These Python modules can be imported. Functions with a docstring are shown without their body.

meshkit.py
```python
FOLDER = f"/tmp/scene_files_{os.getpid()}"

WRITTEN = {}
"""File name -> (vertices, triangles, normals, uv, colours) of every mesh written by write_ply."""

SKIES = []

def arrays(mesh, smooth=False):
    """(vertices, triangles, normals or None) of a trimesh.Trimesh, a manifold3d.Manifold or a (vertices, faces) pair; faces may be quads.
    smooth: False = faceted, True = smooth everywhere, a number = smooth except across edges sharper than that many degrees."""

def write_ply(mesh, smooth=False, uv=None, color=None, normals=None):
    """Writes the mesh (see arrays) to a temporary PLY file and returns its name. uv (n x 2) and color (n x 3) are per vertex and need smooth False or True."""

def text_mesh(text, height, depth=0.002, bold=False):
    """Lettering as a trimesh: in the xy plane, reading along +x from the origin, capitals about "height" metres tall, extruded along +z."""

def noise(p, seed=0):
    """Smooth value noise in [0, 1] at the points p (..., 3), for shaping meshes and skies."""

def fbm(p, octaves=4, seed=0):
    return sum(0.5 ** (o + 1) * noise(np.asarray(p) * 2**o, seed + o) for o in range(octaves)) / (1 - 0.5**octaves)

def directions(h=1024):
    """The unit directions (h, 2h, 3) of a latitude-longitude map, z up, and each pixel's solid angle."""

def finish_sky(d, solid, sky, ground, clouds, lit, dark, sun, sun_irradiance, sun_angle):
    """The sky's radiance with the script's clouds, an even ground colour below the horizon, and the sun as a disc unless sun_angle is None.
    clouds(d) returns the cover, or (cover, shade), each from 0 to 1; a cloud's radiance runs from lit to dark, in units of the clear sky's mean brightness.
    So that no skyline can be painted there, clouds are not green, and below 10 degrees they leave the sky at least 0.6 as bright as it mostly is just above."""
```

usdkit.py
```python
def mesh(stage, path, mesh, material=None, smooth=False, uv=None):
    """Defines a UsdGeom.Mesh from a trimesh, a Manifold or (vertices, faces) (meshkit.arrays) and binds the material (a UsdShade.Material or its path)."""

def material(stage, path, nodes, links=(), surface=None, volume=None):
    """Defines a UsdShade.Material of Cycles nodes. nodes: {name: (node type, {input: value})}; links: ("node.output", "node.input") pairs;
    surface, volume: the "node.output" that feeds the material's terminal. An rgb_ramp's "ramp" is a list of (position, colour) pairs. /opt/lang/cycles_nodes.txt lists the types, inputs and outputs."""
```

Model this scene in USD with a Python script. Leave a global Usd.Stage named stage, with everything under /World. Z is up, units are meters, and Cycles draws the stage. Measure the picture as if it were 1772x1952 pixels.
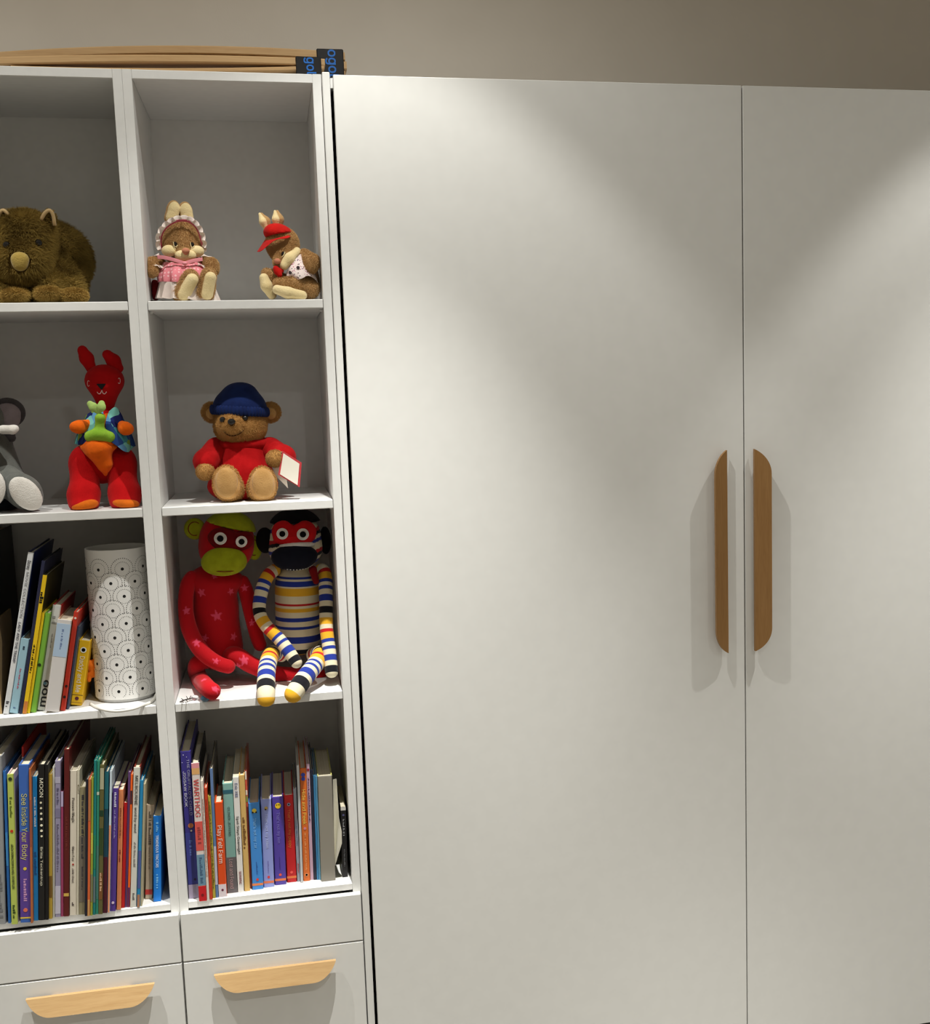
import math, random, numpy as np, trimesh, manifold3d, usdkit, meshkit
from pxr import Usd, UsdGeom, UsdLux, UsdShade, Gf, Sdf, Vt
from shapely.geometry import Polygon, Point, LineString, box as sbox
from shapely import affinity

stage = Usd.Stage.CreateInMemory()
UsdGeom.SetStageUpAxis(stage, UsdGeom.Tokens.z)
UsdGeom.SetStageMetersPerUnit(stage, 1.0)
UsdGeom.Xform.Define(stage, '/World')
UsdGeom.Scope.Define(stage, '/World/Looks')
PI = math.pi

# ------------------------------------------------------------------ camera, lights, exposure
W, H = 1772, 1952
ZO = 1.407                                   # floor to the survey's zero height
FPX, PX, PY = 2323.894, 1037.892, 1036.345   # focal length and optical axis in photo pixels
CAM = np.array([0.228199, -2.365796, 0.043171 + ZO])
RX, RZ, RY = math.radians(-7.46017), math.radians(-12.356595), math.radians(1.566373)
EXPOSURE = 1.31

def rot_cam():
    cx, sx, cy, sy, cz, sz = math.cos(RX), math.sin(RX), math.cos(RY), math.sin(RY), math.cos(RZ), math.sin(RZ)
    return (np.array([[cz, -sz, 0], [sz, cz, 0], [0, 0, 1]]) @ np.array([[1, 0, 0], [0, cx, -sx], [0, sx, cx]])
            @ np.array([[cy, 0, sy], [0, 1, 0], [-sy, 0, cy]]))
RC = rot_cam()                               # columns: right, forward, up

cam = UsdGeom.Camera.Define(stage, '/World/camera')
HA = 36.0
cam.CreateHorizontalApertureAttr(HA); cam.CreateVerticalApertureAttr(HA * H / W)
cam.CreateFocalLengthAttr(FPX / W * HA)
cam.CreateHorizontalApertureOffsetAttr(-(PX - W / 2) / W * HA)
cam.CreateVerticalApertureOffsetAttr((PY - H / 2) / W * HA)
cam.CreateClippingRangeAttr(Gf.Vec2f(0.02, 100)); cam.CreateExposureAttr(EXPOSURE)
M = np.eye(4); M[0, :3], M[1, :3], M[2, :3], M[3, :3] = RC[:, 0], RC[:, 2], -RC[:, 1], CAM
cam.AddTransformOp().Set(Gf.Matrix4d(*M.ravel().tolist()))

def ray(u, v):
    return RC @ np.array([(u - PX) / FPX, 1.0, -(v - PY) / FPX])
def at(u, v, y):                             # the point at real depth y that the survey photo shows at pixel (u, v)
    d = ray(u, v); return CAM + d * ((y - CAM[1]) / d[1])
def on_floor(u, v, z):                       # the point on a shelf of height z
    d = ray(u, v); return CAM + d * ((z - CAM[2]) / d[2])

CEIL = 2.70
WARM = (1.0, 0.985, 0.928)
UsdGeom.Scope.Define(stage, '/World/Lights')
def spot(name, x, y, power, cone, soft, tilt, radius=0.013):
    l = UsdLux.SphereLight.Define(stage, '/World/Lights/' + name)
    l.AddTranslateOp().Set(Gf.Vec3d(x, y, CEIL - 0.03)); l.AddRotateXYZOp().Set(Gf.Vec3f(tilt[0], tilt[1], 0))
    l.CreateRadiusAttr(radius); l.CreateIntensityAttr(power); l.CreateColorAttr(Gf.Vec3f(*WARM)); l.CreateNormalizeAttr(True)
    s = UsdLux.ShapingAPI.Apply(l.GetPrim()); s.CreateShapingConeAngleAttr(cone); s.CreateShapingConeSoftnessAttr(soft)
# recessed ceiling downlights, each a narrow core, a beam and its wide spill: x, y, core, beam, beam angle, spill, spill angle, tilt towards the wall
LAMPS = [(0.39, -0.50, 26.0, 3.5, 41, 2.2, 82, 0), (1.76, -0.50, 18.0, 4.3, 35, 0.6, 60, 0), (-0.64, -0.50, 20.0, 3.4, 40, 1.9, 82, 0), (0.60, -2.3, 28.0, 6.0, 48, 2.4, 80, 0), (1.76, -2.3, 28.0, 6.0, 48, 2.4, 80, 0)]
for k, (x, y, c0, p, ba, q, c, tl) in enumerate(LAMPS):
    spot(f'downlight_core_{k}', x, y, c0, 27.0, 0.8, (0, 0)); spot(f'downlight_beam_{k}', x, y, p, ba, 0.3, (tl, 0)); spot(f'downlight_spill_{k}', x, y, q, c, 0.8, (0, 0))
dome = UsdLux.DomeLight.Define(stage, '/World/Lights/night_sky'); dome.CreateIntensityAttr(0.02)

# ------------------------------------------------------------------ helpers
USED = {}
def numbered(path):
    if path not in USED: USED[path] = 0; return path
    USED[path] += 1; return f'{path}_{USED[path]:03d}'
def lin(c):
    c = np.asarray(c, float) / 255.0
    return tuple(np.where(c < 0.04045, c / 12.92, ((c + 0.055) / 1.055) ** 2.4))
def tag(o, label=None, cat=None, group=None, kind=None):
    for k, v in (('label', label), ('category', cat), ('group', group), ('kind', kind)):
        if v: o.SetCustomDataByKey(k, v)
    return o
def thing(name, label, cat, loc=(0, 0, 0), rot=(0, 0, 0), group=None):
    x = UsdGeom.Xform.Define(stage, numbered('/World/' + name))
    x.AddTranslateOp().Set(Gf.Vec3d(*map(float, loc)))
    if any(rot): x.AddRotateXYZOp().Set(Gf.Vec3f(*map(float, rot)))
    return tag(x.GetPrim(), label, cat, group)
CELL = None                                  # (x0, x1, y1, z0): the compartment a soft toy is pressed into
def obj(name, mesh, material, parent=None, smooth=False, label=None, kind=None, loc=None, uv=None, col=None):
    if CELL is not None and hasattr(mesh, 'vertices'):
        v = np.array(mesh.vertices); v[:, 0] = np.clip(v[:, 0], CELL[0], CELL[1]); v[:, 1] = np.minimum(v[:, 1], CELL[2]); on = v[:, 1] > 0.0008; v[on, 2] = np.maximum(v[on, 2], CELL[3]); mesh.vertices = v
    path = numbered((str(parent.GetPath()) if parent else '/World') + '/' + name)
    m = usdkit.mesh(stage, path, mesh, material, smooth=smooth, uv=uv)
    if loc is not None: m.AddTranslateOp().Set(Gf.Vec3d(*map(float, loc)))
    if col is not None:
        UsdGeom.PrimvarsAPI(m).CreatePrimvar('tint', Sdf.ValueTypeNames.Color3fArray, 'vertex').Set(Vt.Vec3fArray.FromNumpy(np.asarray(col, np.float32)))
    return tag(m.GetPrim(), label, kind=kind)
def struct(name, mesh, material, label, smooth=False):
    o = obj(name, mesh, material, smooth=smooth, kind='structure'); o.SetCustomDataByKey('label', label); return o
def moved(m, t):
    m = m.copy(); m.apply_translation(t); return m
def cat(ms): return trimesh.util.concatenate(ms)
def bx(x0, x1, y0, y1, z0, z1):
    b = trimesh.creation.box((x1 - x0, y1 - y0, z1 - z0)); b.apply_translation(((x0 + x1) / 2, (y0 + y1) / 2, (z0 + z1) / 2)); return b
def rbx(x0, x1, y0, y1, z0, z1, r=0.0012):   # a board with its edges eased
    pts = []
    for sx in (x0, x1):
        for sy in (y0, y1):
            for sz in (z0, z1):
                ix, iy, iz = (r if sx == x0 else -r), (r if sy == y0 else -r), (r if sz == z0 else -r)
                pts += [(sx, sy + iy, sz + iz), (sx + ix, sy, sz + iz), (sx + ix, sy + iy, sz)]
    return trimesh.convex.convex_hull(np.array(pts))
def prism(poly, h):                          # shapely polygon in xy, extruded up z
    return trimesh.creation.extrude_polygon(poly, h, engine='earcut')
def tube(pts, rad, n=12, caps=True, closed=False):   # a polyline with round section; v along gives arc length
    p = np.asarray(pts, float); k = len(p)
    r = np.broadcast_to(np.asarray(rad, float), (k,))
    t = np.gradient(p, axis=0); t /= np.linalg.norm(t, axis=1, keepdims=True) + 1e-12
    a = np.zeros_like(p); ref = np.array([0, 0, 1.0]) if abs(t[0, 2]) < 0.9 else np.array([0, 1.0, 0])
    for i in range(k):
        ref = ref - t[i] * (ref @ t[i]); ref /= np.linalg.norm(ref); a[i] = ref
    b = np.cross(t, a); ang = np.arange(n) * 2 * PI / n
    v = p[:, None] + r[:, None, None] * (np.cos(ang)[None, :, None] * a[:, None] + np.sin(ang)[None, :, None] * b[:, None])
    i, j = np.meshgrid(np.arange(k - 1), np.arange(n), indexing='ij')
    q = np.stack([i * n + j, i * n + (j + 1) % n, (i + 1) * n + (j + 1) % n, (i + 1) * n + j], -1).reshape(-1, 4)
    f = np.vstack([q[:, [0, 2, 1]], q[:, [0, 3, 2]]]); v = v.reshape(-1, 3)
    if caps:
        v = np.vstack([v, p[:1], p[-1:]]); c0, c1 = len(v) - 2, len(v) - 1; j = np.arange(n); e = (k - 1) * n
        f = np.vstack([f, np.stack([np.full(n, c0), j, (j + 1) % n], 1), np.stack([np.full(n, c1), e + (j + 1) % n, e + j], 1)])
    m = trimesh.Trimesh(v, f, process=False)
    if m.volume < 0: m.invert()
    return m
def spline(ctrl, n=40):                      # Catmull-Rom through control rows
    c = np.asarray(ctrl, float); c = np.vstack([2 * c[0] - c[1], c, 2 * c[-1] - c[-2]]); out = []
    m = len(c) - 3
    for s in np.linspace(0, m - 1e-9, n):
        i = int(s); u = s - i; a, b, d, e = c[i:i + 4]
        out.append(0.5 * (2 * b + (d - a) * u + (2 * a - 5 * b + 4 * d - e) * u * u + (3 * b - a - 3 * d + e) * u ** 3))
    return np.array(out)
def frame_of(z):                             # rotation with the given z axis
    z = np.asarray(z, float) / np.linalg.norm(z); x = np.cross([0, 1, 0], z)
    x = x / np.linalg.norm(x) if np.linalg.norm(x) > 1e-3 else np.array([1.0, 0, 0])
    return np.stack([x, np.cross(z, x), z], 1)

# signed distance modelling for the soft toys: a list of soft primitives is blended and meshed
def sd_cone(P, a, b, r0, r1):                # capsule with a taper
    a, b = np.asarray(a, float), np.asarray(b, float); ab = b - a
    h = np.clip(((P - a) @ ab) / (ab @ ab + 1e-12), 0, 1)
    return np.linalg.norm(P - a - h[..., None] * ab, axis=-1) - (r0 + (r1 - r0) * h)
def sd_ell(P, c, r, R=None):
    q = (P - np.asarray(c, float)); q = q @ R if R is not None else q
    r = np.asarray(r, float); k0 = np.linalg.norm(q / r, axis=-1); k1 = np.linalg.norm(q / r ** 2, axis=-1)
    return k0 * (k0 - 1) / (k1 + 1e-9)
def field(prims, k):
    def f(P):
        d = None
        for p in prims:
            e = sd_cone(P, *p[1:]) if p[0] == 'c' else sd_ell(P, *p[1:]) if p[0] == 'e' else p[1](P)
            if d is None: d = e
            else:
                h = np.clip(0.5 + 0.5 * (d - e) / k, 0, 1); d = d * (1 - h) + e * h - k * h * (1 - h)
        return d
    return f
def bounds_of(prims):
    lo, hi = [], []
    for p in prims:
        if p[0] == 'c':
            r = max(p[3], p[4]); a, b = np.asarray(p[1]), np.asarray(p[2]); lo.append(np.minimum(a, b) - r); hi.append(np.maximum(a, b) + r)
        elif p[0] == 'e':
            r = np.max(p[2]) if len(p) > 3 and p[3] is not None else np.asarray(p[2]); lo.append(np.asarray(p[1]) - r); hi.append(np.asarray(p[1]) + r)
        else: lo.append(p[2]); hi.append(p[3])
    return np.min(lo, 0), np.max(hi, 0)
def nets(f, lo, hi, s):                      # surface nets
    n = np.ceil((hi - lo) / s).astype(int) + 1
    ax = [lo[i] + s * np.arange(n[i]) for i in range(3)]
    P = np.stack(np.meshgrid(*ax, indexing='ij'), -1); D = f(P); ins = D < 0
    c = n - 1; cnt = np.zeros(c); acc = np.zeros((*c, 3))
    offs = [(i, j, k) for i in (0, 1) for j in (0, 1) for k in (0, 1)]
    sl = lambda o: tuple(slice(o[i], o[i] + c[i]) for i in range(3))
    for a in offs:
        for d in range(3):
            if a[d]: continue
            b = list(a); b[d] = 1
            da, db = D[sl(a)], D[sl(b)]; x = (da < 0) != (db < 0)
            t = np.where(x, da / np.where(x, da - db, 1), 0)
            pt = P[sl(a)] + t[..., None] * (P[sl(b)] - P[sl(a)])
            acc += np.where(x[..., None], pt, 0); cnt += x
    act = cnt > 0; idx = np.full(c, -1); idx[act] = np.arange(act.sum()); V = acc[act] / cnt[act][:, None]
    F = []
    for d in range(3):
        e, g = (d + 1) % 3, (d + 2) % 3
        s0 = [slice(1, n[i] - 1) for i in range(3)]; s0[d] = slice(0, n[d] - 1)
        s1 = list(s0); s1[d] = slice(1, n[d])
        A, B = ins[tuple(s0)], ins[tuple(s1)]; x = np.argwhere(A != B)
        if not len(x): continue
        base = x + np.array([0 if i == d else 1 for i in range(3)])
        q = []
        for oe, og in ((-1, -1), (0, -1), (0, 0), (-1, 0)):
            z = base.copy(); z[:, e] += oe; z[:, g] += og; q.append(idx[tuple(z.T)])
        q = np.stack(q, 1); fl = ~A[tuple(x.T)]; q[fl] = q[fl][:, ::-1]; F.append(q)
    q = np.vstack(F); return trimesh.Trimesh(V, np.vstack([q[:, [0, 1, 2]], q[:, [0, 2, 3]]]), process=False)
def soft(prims, k=0.008, s=0.003, smooth_it=2, cut=None):
    lo, hi = bounds_of(prims); f = field(prims, k)
    g = f if cut is None else (lambda P: np.maximum(f(P), cut(P)))
    m = nets(g, lo - 3 * s - k, hi + 3 * s + k, s)
    if smooth_it: trimesh.smoothing.filter_taubin(m, iterations=smooth_it)
    return m
def fur(name, mesh, material, parent, n, length, width=0.0009, droop=0.4, seed=0, keep=None, label=None):
    rng = np.random.default_rng(seed)
    a = mesh.area_faces; fi = rng.choice(len(a), n, p=a / a.sum()); w = rng.dirichlet((1, 1, 1), n)
    P = (mesh.vertices[mesh.faces[fi]] * w[..., None]).sum(1)
    N = (mesh.vertex_normals[mesh.faces[fi]] * w[..., None]).sum(1); N /= np.linalg.norm(N, axis=1, keepdims=True)
    if keep is not None:
        ok = keep(P); P, N = P[ok], N[ok]
    n = len(P); J = rng.normal(0, 0.35, (n, 3)); L = length * rng.uniform(0.6, 1.15, n)[:, None]
    d1 = N + J * 0.5 + np.array([0, 0, -droop * 0.5]); d1 /= np.linalg.norm(d1, axis=1, keepdims=True)
    d2 = N * 0.7 + J + np.array([0, 0, -droop]); d2 /= np.linalg.norm(d2, axis=1, keepdims=True)
    pts = np.stack([P - N * 0.0006, P + d1 * L * 0.4, P + d1 * L * 0.4 + d2 * L * 0.35, P + d1 * L * 0.4 + d2 * L * 0.65], 1)
    if CELL is not None:
        pts[..., 2] = np.maximum(pts[..., 2], CELL[3] + .0004); pts[..., 0] = np.clip(pts[..., 0], CELL[0], CELL[1])
    c = UsdGeom.BasisCurves.Define(stage, numbered(str(parent.GetPath()) + '/' + name))
    c.CreateTypeAttr('linear'); c.CreateWrapAttr('nonperiodic')
    c.CreatePointsAttr(Vt.Vec3fArray.FromNumpy(pts.reshape(-1, 3).astype(np.float32)))
    c.CreateCurveVertexCountsAttr(Vt.IntArray.FromNumpy(np.full(n, 4, np.int32)))
    c.CreateWidthsAttr(Vt.FloatArray.FromNumpy(np.tile(np.array([1, 0.9, 0.7, 0.25], np.float32) * width, n))); c.SetWidthsInterpolation('vertex')
    UsdShade.MaterialBindingAPI.Apply(c.GetPrim()).Bind(material)
    return tag(c.GetPrim(), label, kind='stuff')

# ------------------------------------------------------------------ materials
MATS = {}
def mat(name, nodes, links, surface='p.BSDF'):
    if name not in MATS: MATS[name] = usdkit.material(stage, '/World/Looks/' + name, nodes, links, surface=surface)
    return MATS[name]
def plain(name, rgb, rough=0.5, spec=0.5, **kw):
    return mat(name, {'p': ('principled_bsdf', {'base_color': lin(rgb), 'roughness': rough, 'specular_ior_level': spec, **kw})}, [])
def mottled(name, rgb, rgb2, scale, rough=0.8, bump=0.0, bscale=None, spec=0.3, sheen=0.0, stretch=(1, 1, 1), detail=3):
    n = {'g': ('geometry', {}), 'm': ('mapping', {'scale': stretch}), 'n': ('noise_texture', {'scale': scale, 'detail': detail}),
         'r': ('rgb_ramp', {'ramp': [(0.3, lin(rgb)), (0.7, lin(rgb2))]}),
         'p': ('principled_bsdf', {'roughness': rough, 'specular_ior_level': spec, 'sheen_weight': sheen})}
    l = [('g.position', 'm.vector'), ('m.vector', 'n.vector'), ('n.fac', 'r.fac'), ('r.color', 'p.base_color')]
    if bump:
        n['n2'] = ('noise_texture', {'scale': bscale or scale * 3, 'detail': 3}); n['b'] = ('bump', {'strength': 0.6, 'distance': bump})
        l += [('m.vector', 'n2.vector'), ('n2.fac', 'b.height'), ('b.normal', 'p.normal')]
    return mat(name, n, l)
def tinted(name, rough=0.85, bump=0.0006, bscale=900, sheen=0.1):   # colour from the mesh's own woven or printed pattern
    n = {'a': ('attribute', {'attribute': 'tint'}), 'g': ('geometry', {}), 'n': ('noise_texture', {'scale': bscale, 'detail': 2}),
         'b': ('bump', {'strength': 0.5, 'distance': bump}), 'p': ('principled_bsdf', {'roughness': rough, 'specular_ior_level': 0.2, 'sheen_weight': sheen})}
    return mat(name, n, [('a.color', 'p.base_color'), ('g.position', 'n.vector'), ('n.fac', 'b.height'), ('b.normal', 'p.normal')])

M_WHITE = mottled('white_melamine', (232, 232, 230), (236, 236, 234), 60, rough=0.42, bump=0.00008, bscale=700, spec=0.35)
M_DOOR = mottled('door_lacquer', (233, 233, 230), (236, 236, 233), 30, rough=0.5, bump=0.00006, bscale=900, spec=0.3)
M_PAINT = mottled('wall_paint', (222, 214, 202), (226, 218, 206), 8, rough=0.9, bump=0.0002, bscale=300, spec=0.1)
M_CEIL = plain('ceiling_paint', (238, 237, 234), 0.95, 0.1)
M_FLOOR = mottled('carpet', (112, 110, 105), (136, 133, 127), 400, rough=1.0, bump=0.002, bscale=900, spec=0.0)
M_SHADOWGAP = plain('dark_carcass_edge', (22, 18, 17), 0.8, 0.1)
M_TRIM = plain('trim_paint', (236, 235, 232), 0.4)
def wood(name, a, b, axis, scale=14, rough=0.45):
    st = [1, 1, 1]; st[axis] = 0.06
    n = {'g': ('geometry', {}), 'm': ('mapping', {'scale': tuple(st)}), 'n': ('noise_texture', {'scale': scale * 12, 'detail': 5, 'roughness': 0.65, 'distortion': 0.6}),
         'f': ('noise_texture', {'scale': scale * 60, 'detail': 2}), 'mx': ('mix_float', {'fac': 0.3}),
         'r': ('rgb_ramp', {'ramp': [(0.25, lin(a)), (0.55, tuple(np.add(lin(a), lin(b)) / 2)), (0.75, lin(b))]}),
         'b': ('bump', {'strength': 0.3, 'distance': 0.0003}), 'p': ('principled_bsdf', {'roughness': rough, 'specular_ior_level': 0.35})}
    return mat(name, n, [('g.position', 'm.vector'), ('m.vector', 'n.vector'), ('m.vector', 'f.vector'), ('n.fac', 'mx.a'), ('f.fac', 'mx.b'), ('mx.result', 'r.fac'),
                         ('r.color', 'p.base_color'), ('f.fac', 'b.height'), ('b.normal', 'p.normal')])
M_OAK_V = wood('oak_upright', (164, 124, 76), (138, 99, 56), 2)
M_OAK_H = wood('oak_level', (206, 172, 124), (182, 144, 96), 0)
M_SLAT = wood('slat_wood', (206, 172, 126), (178, 140, 94), 0, scale=8, rough=0.6)

# ------------------------------------------------------------------ the room
XL, XR, YF, YB, = -1.55, 3.3, -3.6, 0.37
struct('floor', bx(XL - .1, XR + .1, YF - .1, YB + .1, -0.05, 0), M_FLOOR, 'beige carpet floor of the room')
struct('ceiling', bx(XL - .1, XR + .1, YF - .1, YB + .1, CEIL, CEIL + 0.05), M_CEIL, 'white painted ceiling of the room')
struct('wall_back', bx(XL - .1, XR + .1, YB, YB + 0.1, 0, CEIL), M_PAINT, 'grey-beige painted wall behind and above the white wardrobe')
struct('wall_left', bx(XL - .1, XL, YF, YB, 0, CEIL), M_PAINT, 'painted wall left of the bookcases')
struct('wall_right', bx(XR, XR + .1, YF, YB, 0, CEIL), M_PAINT, 'painted wall right of the wardrobe')
struct('wall_front', bx(XL - .1, XR + .1, YF - 0.1, YF, 0, CEIL), M_PAINT, 'painted wall opposite the wardrobe')
struct('baseboard_left', rbx(XL, XL + .015, YF, YB, 0, 0.09), M_TRIM, 'white baseboard of the left wall')
struct('baseboard_right', rbx(XR - .015, XR, YF, YB, 0, 0.09), M_TRIM, 'white baseboard of the right wall')
struct('baseboard_front', rbx(XL, XR, YF, YF + .015, 0, 0.09), M_TRIM, 'white baseboard of the opposite wall')

# ------------------------------------------------------------------ bookcases
T = 0.0166
ZT, Z1, Z2, Z3, Z4, Z5, Z6 = 0.6191 + ZO, 0.2127 + ZO, -0.1661 + ZO, -0.5423 + ZO, -0.9372 + ZO, -0.9538 + ZO, -1.0529 + ZO
YBK, UW = 0.337, 0.35
def half_moon(L, Wd, r, th):                 # a grip cut from a board: straight edge along x at y=0, far corners swept round
    t0, n = 0.5, 12; a = np.linspace(t0, PI / 2, n); f = lambda t: (r * (math.cos(t0) - math.cos(t)) / math.cos(t0), Wd * (math.sin(t) - math.sin(t0)) / (1 - math.sin(t0)))
    pts = [f(t) for t in a] + [(L - f(t)[0], f(t)[1]) for t in a[::-1]]
    core = prism(Polygon(pts).buffer(0), th)
    return core
def handle_mesh(L, Wd, r, root=0.0065, proud=0.021, th=0.008):
    """Grip standing off the door: local x along the grip, y away from the straight edge, z out of the door."""
    g = half_moon(L, Wd, r, th)
    v = g.vertices.copy(); v[:, 2] += root + (proud - root) * v[:, 1] / Wd; g.vertices = v
    foot = bx(0.045, L - 0.045, 0.004, 0.012, 0, root + 0.006)
    m = manifold3d.Manifold(manifold3d.Mesh(g.vertices.astype(np.float32), g.faces.astype(np.uint32))) + manifold3d.Manifold(manifold3d.Mesh(foot.vertices.astype(np.float32), foot.faces.astype(np.uint32)))
    mm = m.to_mesh(); return trimesh.Trimesh(mm.vert_properties[:, :3], mm.tri_verts)
def bookcase(x0, label):
    t = thing('bookcase', label, 'bookcase', (x0, 0, 0))
    for a in (0, UW - T):
        obj('side_panel', rbx(a + 0.00012, a + T - 0.00012, 0, YBK, 0.0, ZT, 0.0007), M_WHITE, t)
    i0, i1 = T - 0.0003, UW - T + 0.0003
    obj('top_panel', rbx(i0, i1, 0.0004, YBK, ZT - T, ZT), M_WHITE, t)
    for z in (Z1, Z2, Z3): obj('shelf', rbx(i0 + .001, i1 - .001, 0.001, YBK, z - 0.0165, z), M_WHITE, t)
    obj('base_shelf', rbx(i0, i1, 0.0004, YBK, Z5 + 0.0025, Z4), M_WHITE, t)
    obj('back_panel', bx(0, UW, YBK, YBK + 0.006, 0.06, ZT), M_WHITE, t)
    for z in (Z1, Z2, Z3):                   # little steel shelf pins under the shelves
        for sx in (i0 + .0005, i1 - .0065):
            obj('shelf_pin', rbx(sx, sx + .006, 0.034, 0.040, z - 0.0165 - 0.0045, z - 0.0166, .0008), M_WHITE, t)
    obj('fascia_panel', rbx(0.0018, UW - 0.0018, -0.016, 0, Z6 + 0.0012, Z5 - 0.001), M_DOOR, t)
    d = obj('drawer', rbx(0.0018, UW - 0.0018, -0.016, 0, 0.03, Z6 - 0.0012), M_DOOR, t)
    return t, d
left_case, left_drawer = bookcase(-UW, 'white open bookcase at the left edge holding the brown wombat, lamp and picture books')
right_case, right_drawer = bookcase(0.0, 'narrow white open bookcase beside the wardrobe holding rabbits, teddy bear and sock monkeys')
def drawer_handle(case, x0, xa, xb, z, parent):
    g = handle_mesh(xb - xa, 0.034, 0.046)
    v = g.vertices; g.vertices = np.stack([v[:, 0] + xa - x0, -0.016 - v[:, 2], z - v[:, 1]], 1); g.fix_normals()
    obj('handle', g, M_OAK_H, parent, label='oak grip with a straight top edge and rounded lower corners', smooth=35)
a, b = at(48.7, 1907, -0.03), at(294, 1875, -0.03); drawer_handle(left_case, -UW, a[0], b[0], (a[2] + b[2]) / 2, left_drawer)
a, b = at(407.6, 1859, -0.03), at(640, 1832, -0.03); drawer_handle(right_case, 0.0, a[0], b[0], (a[2] + b[2]) / 2, right_drawer)

f = obj('filler_panel', rbx(0.3506, 0.3645, -0.016, YBK, 0.0, ZT + 0.0005), M_DOOR)
tag(f, 'narrow white filler panel between the right bookcase and the wardrobe', 'panel')

# ------------------------------------------------------------------ wardrobe
XD, XG, ZD = 0.3695, 1.1585, 0.6109 + ZO
wd = thing('wardrobe', 'tall white two-door wardrobe with upright oak grips', 'wardrobe', (XD, 0, 0))
XE = 2 * (XG - XD)
obj('carcass', cat([bx(0.0005, 0.017, 0.003, YBK, 0.06, ZD - 0.02), bx(XE - .017, XE, 0.003, YBK, 0.06, ZD - .02), bx(0.0, XE, YBK, YBK + .006, 0.06, ZD - .02)]), M_SHADOWGAP, wd, label='dark carcass seen in the gap')
obj('top_panel', rbx(-0.0048, XE, -0.0150, YBK, ZD - 0.0205, ZD - 0.0015), M_WHITE, wd)
def door(x0, x1, hx, hs, zt, zb, side):
    d = obj('door', rbx(x0, x1, -0.034, -0.016, 0.006, ZD), M_DOOR, wd)
    g = handle_mesh(zt - zb, 0.0305, 0.05)
    v = g.vertices; g.vertices = np.stack([hx + side * v[:, 1], -0.034 - v[:, 2], zb + v[:, 0]], 1); g.fix_normals()
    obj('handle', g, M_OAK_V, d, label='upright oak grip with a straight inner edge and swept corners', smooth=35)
a, b = at(1385, 858, -0.046), at(1387, 1245, -0.046); door(0.0, XG - XD - 0.0012, (a[0] + b[0]) / 2 - XD, 0, a[2], b[2], -1)
a, b = at(1437, 856, -0.046), at(1439, 1241, -0.046); door(XG - XD + 0.0012, XE, (a[0] + b[0]) / 2 - XD, 0, a[2], b[2], 1)
obj('plinth', rbx(0.02, XE - .02, 0.01, 0.026, 0, 0.055), M_WHITE, wd)

# ------------------------------------------------------------------ books
def paper(name, rgb, rough=0.45): return plain('book_' + name, rgb, rough, 0.4)
BM = {}
def ink(rgb):
    k = tuple(int(c) for c in rgb)
    if k not in BM: BM[k] = plain('print_%02x%02x%02x' % k, k, 0.42, 0.4)
    return BM[k]
M_PAGES = mat('page_edges', {'g': ('geometry', {}), 'm': ('mapping', {'scale': (2600, 3, 3)}), 'n': ('noise_texture', {'scale': 1.0, 'detail': 1}),
              'r': ('rgb_ramp', {'ramp': [(0.3, lin((196, 186, 160))), (0.7, lin((228, 221, 200)))]}), 'p': ('principled_bsdf', {'roughness': 0.9, 'specular_ior_level': 0.1})},
              [('g.position', 'm.vector'), ('m.vector', 'n.vector'), ('n.fac', 'r.fac'), ('r.color', 'p.base_color')])
TXT = {}
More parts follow.
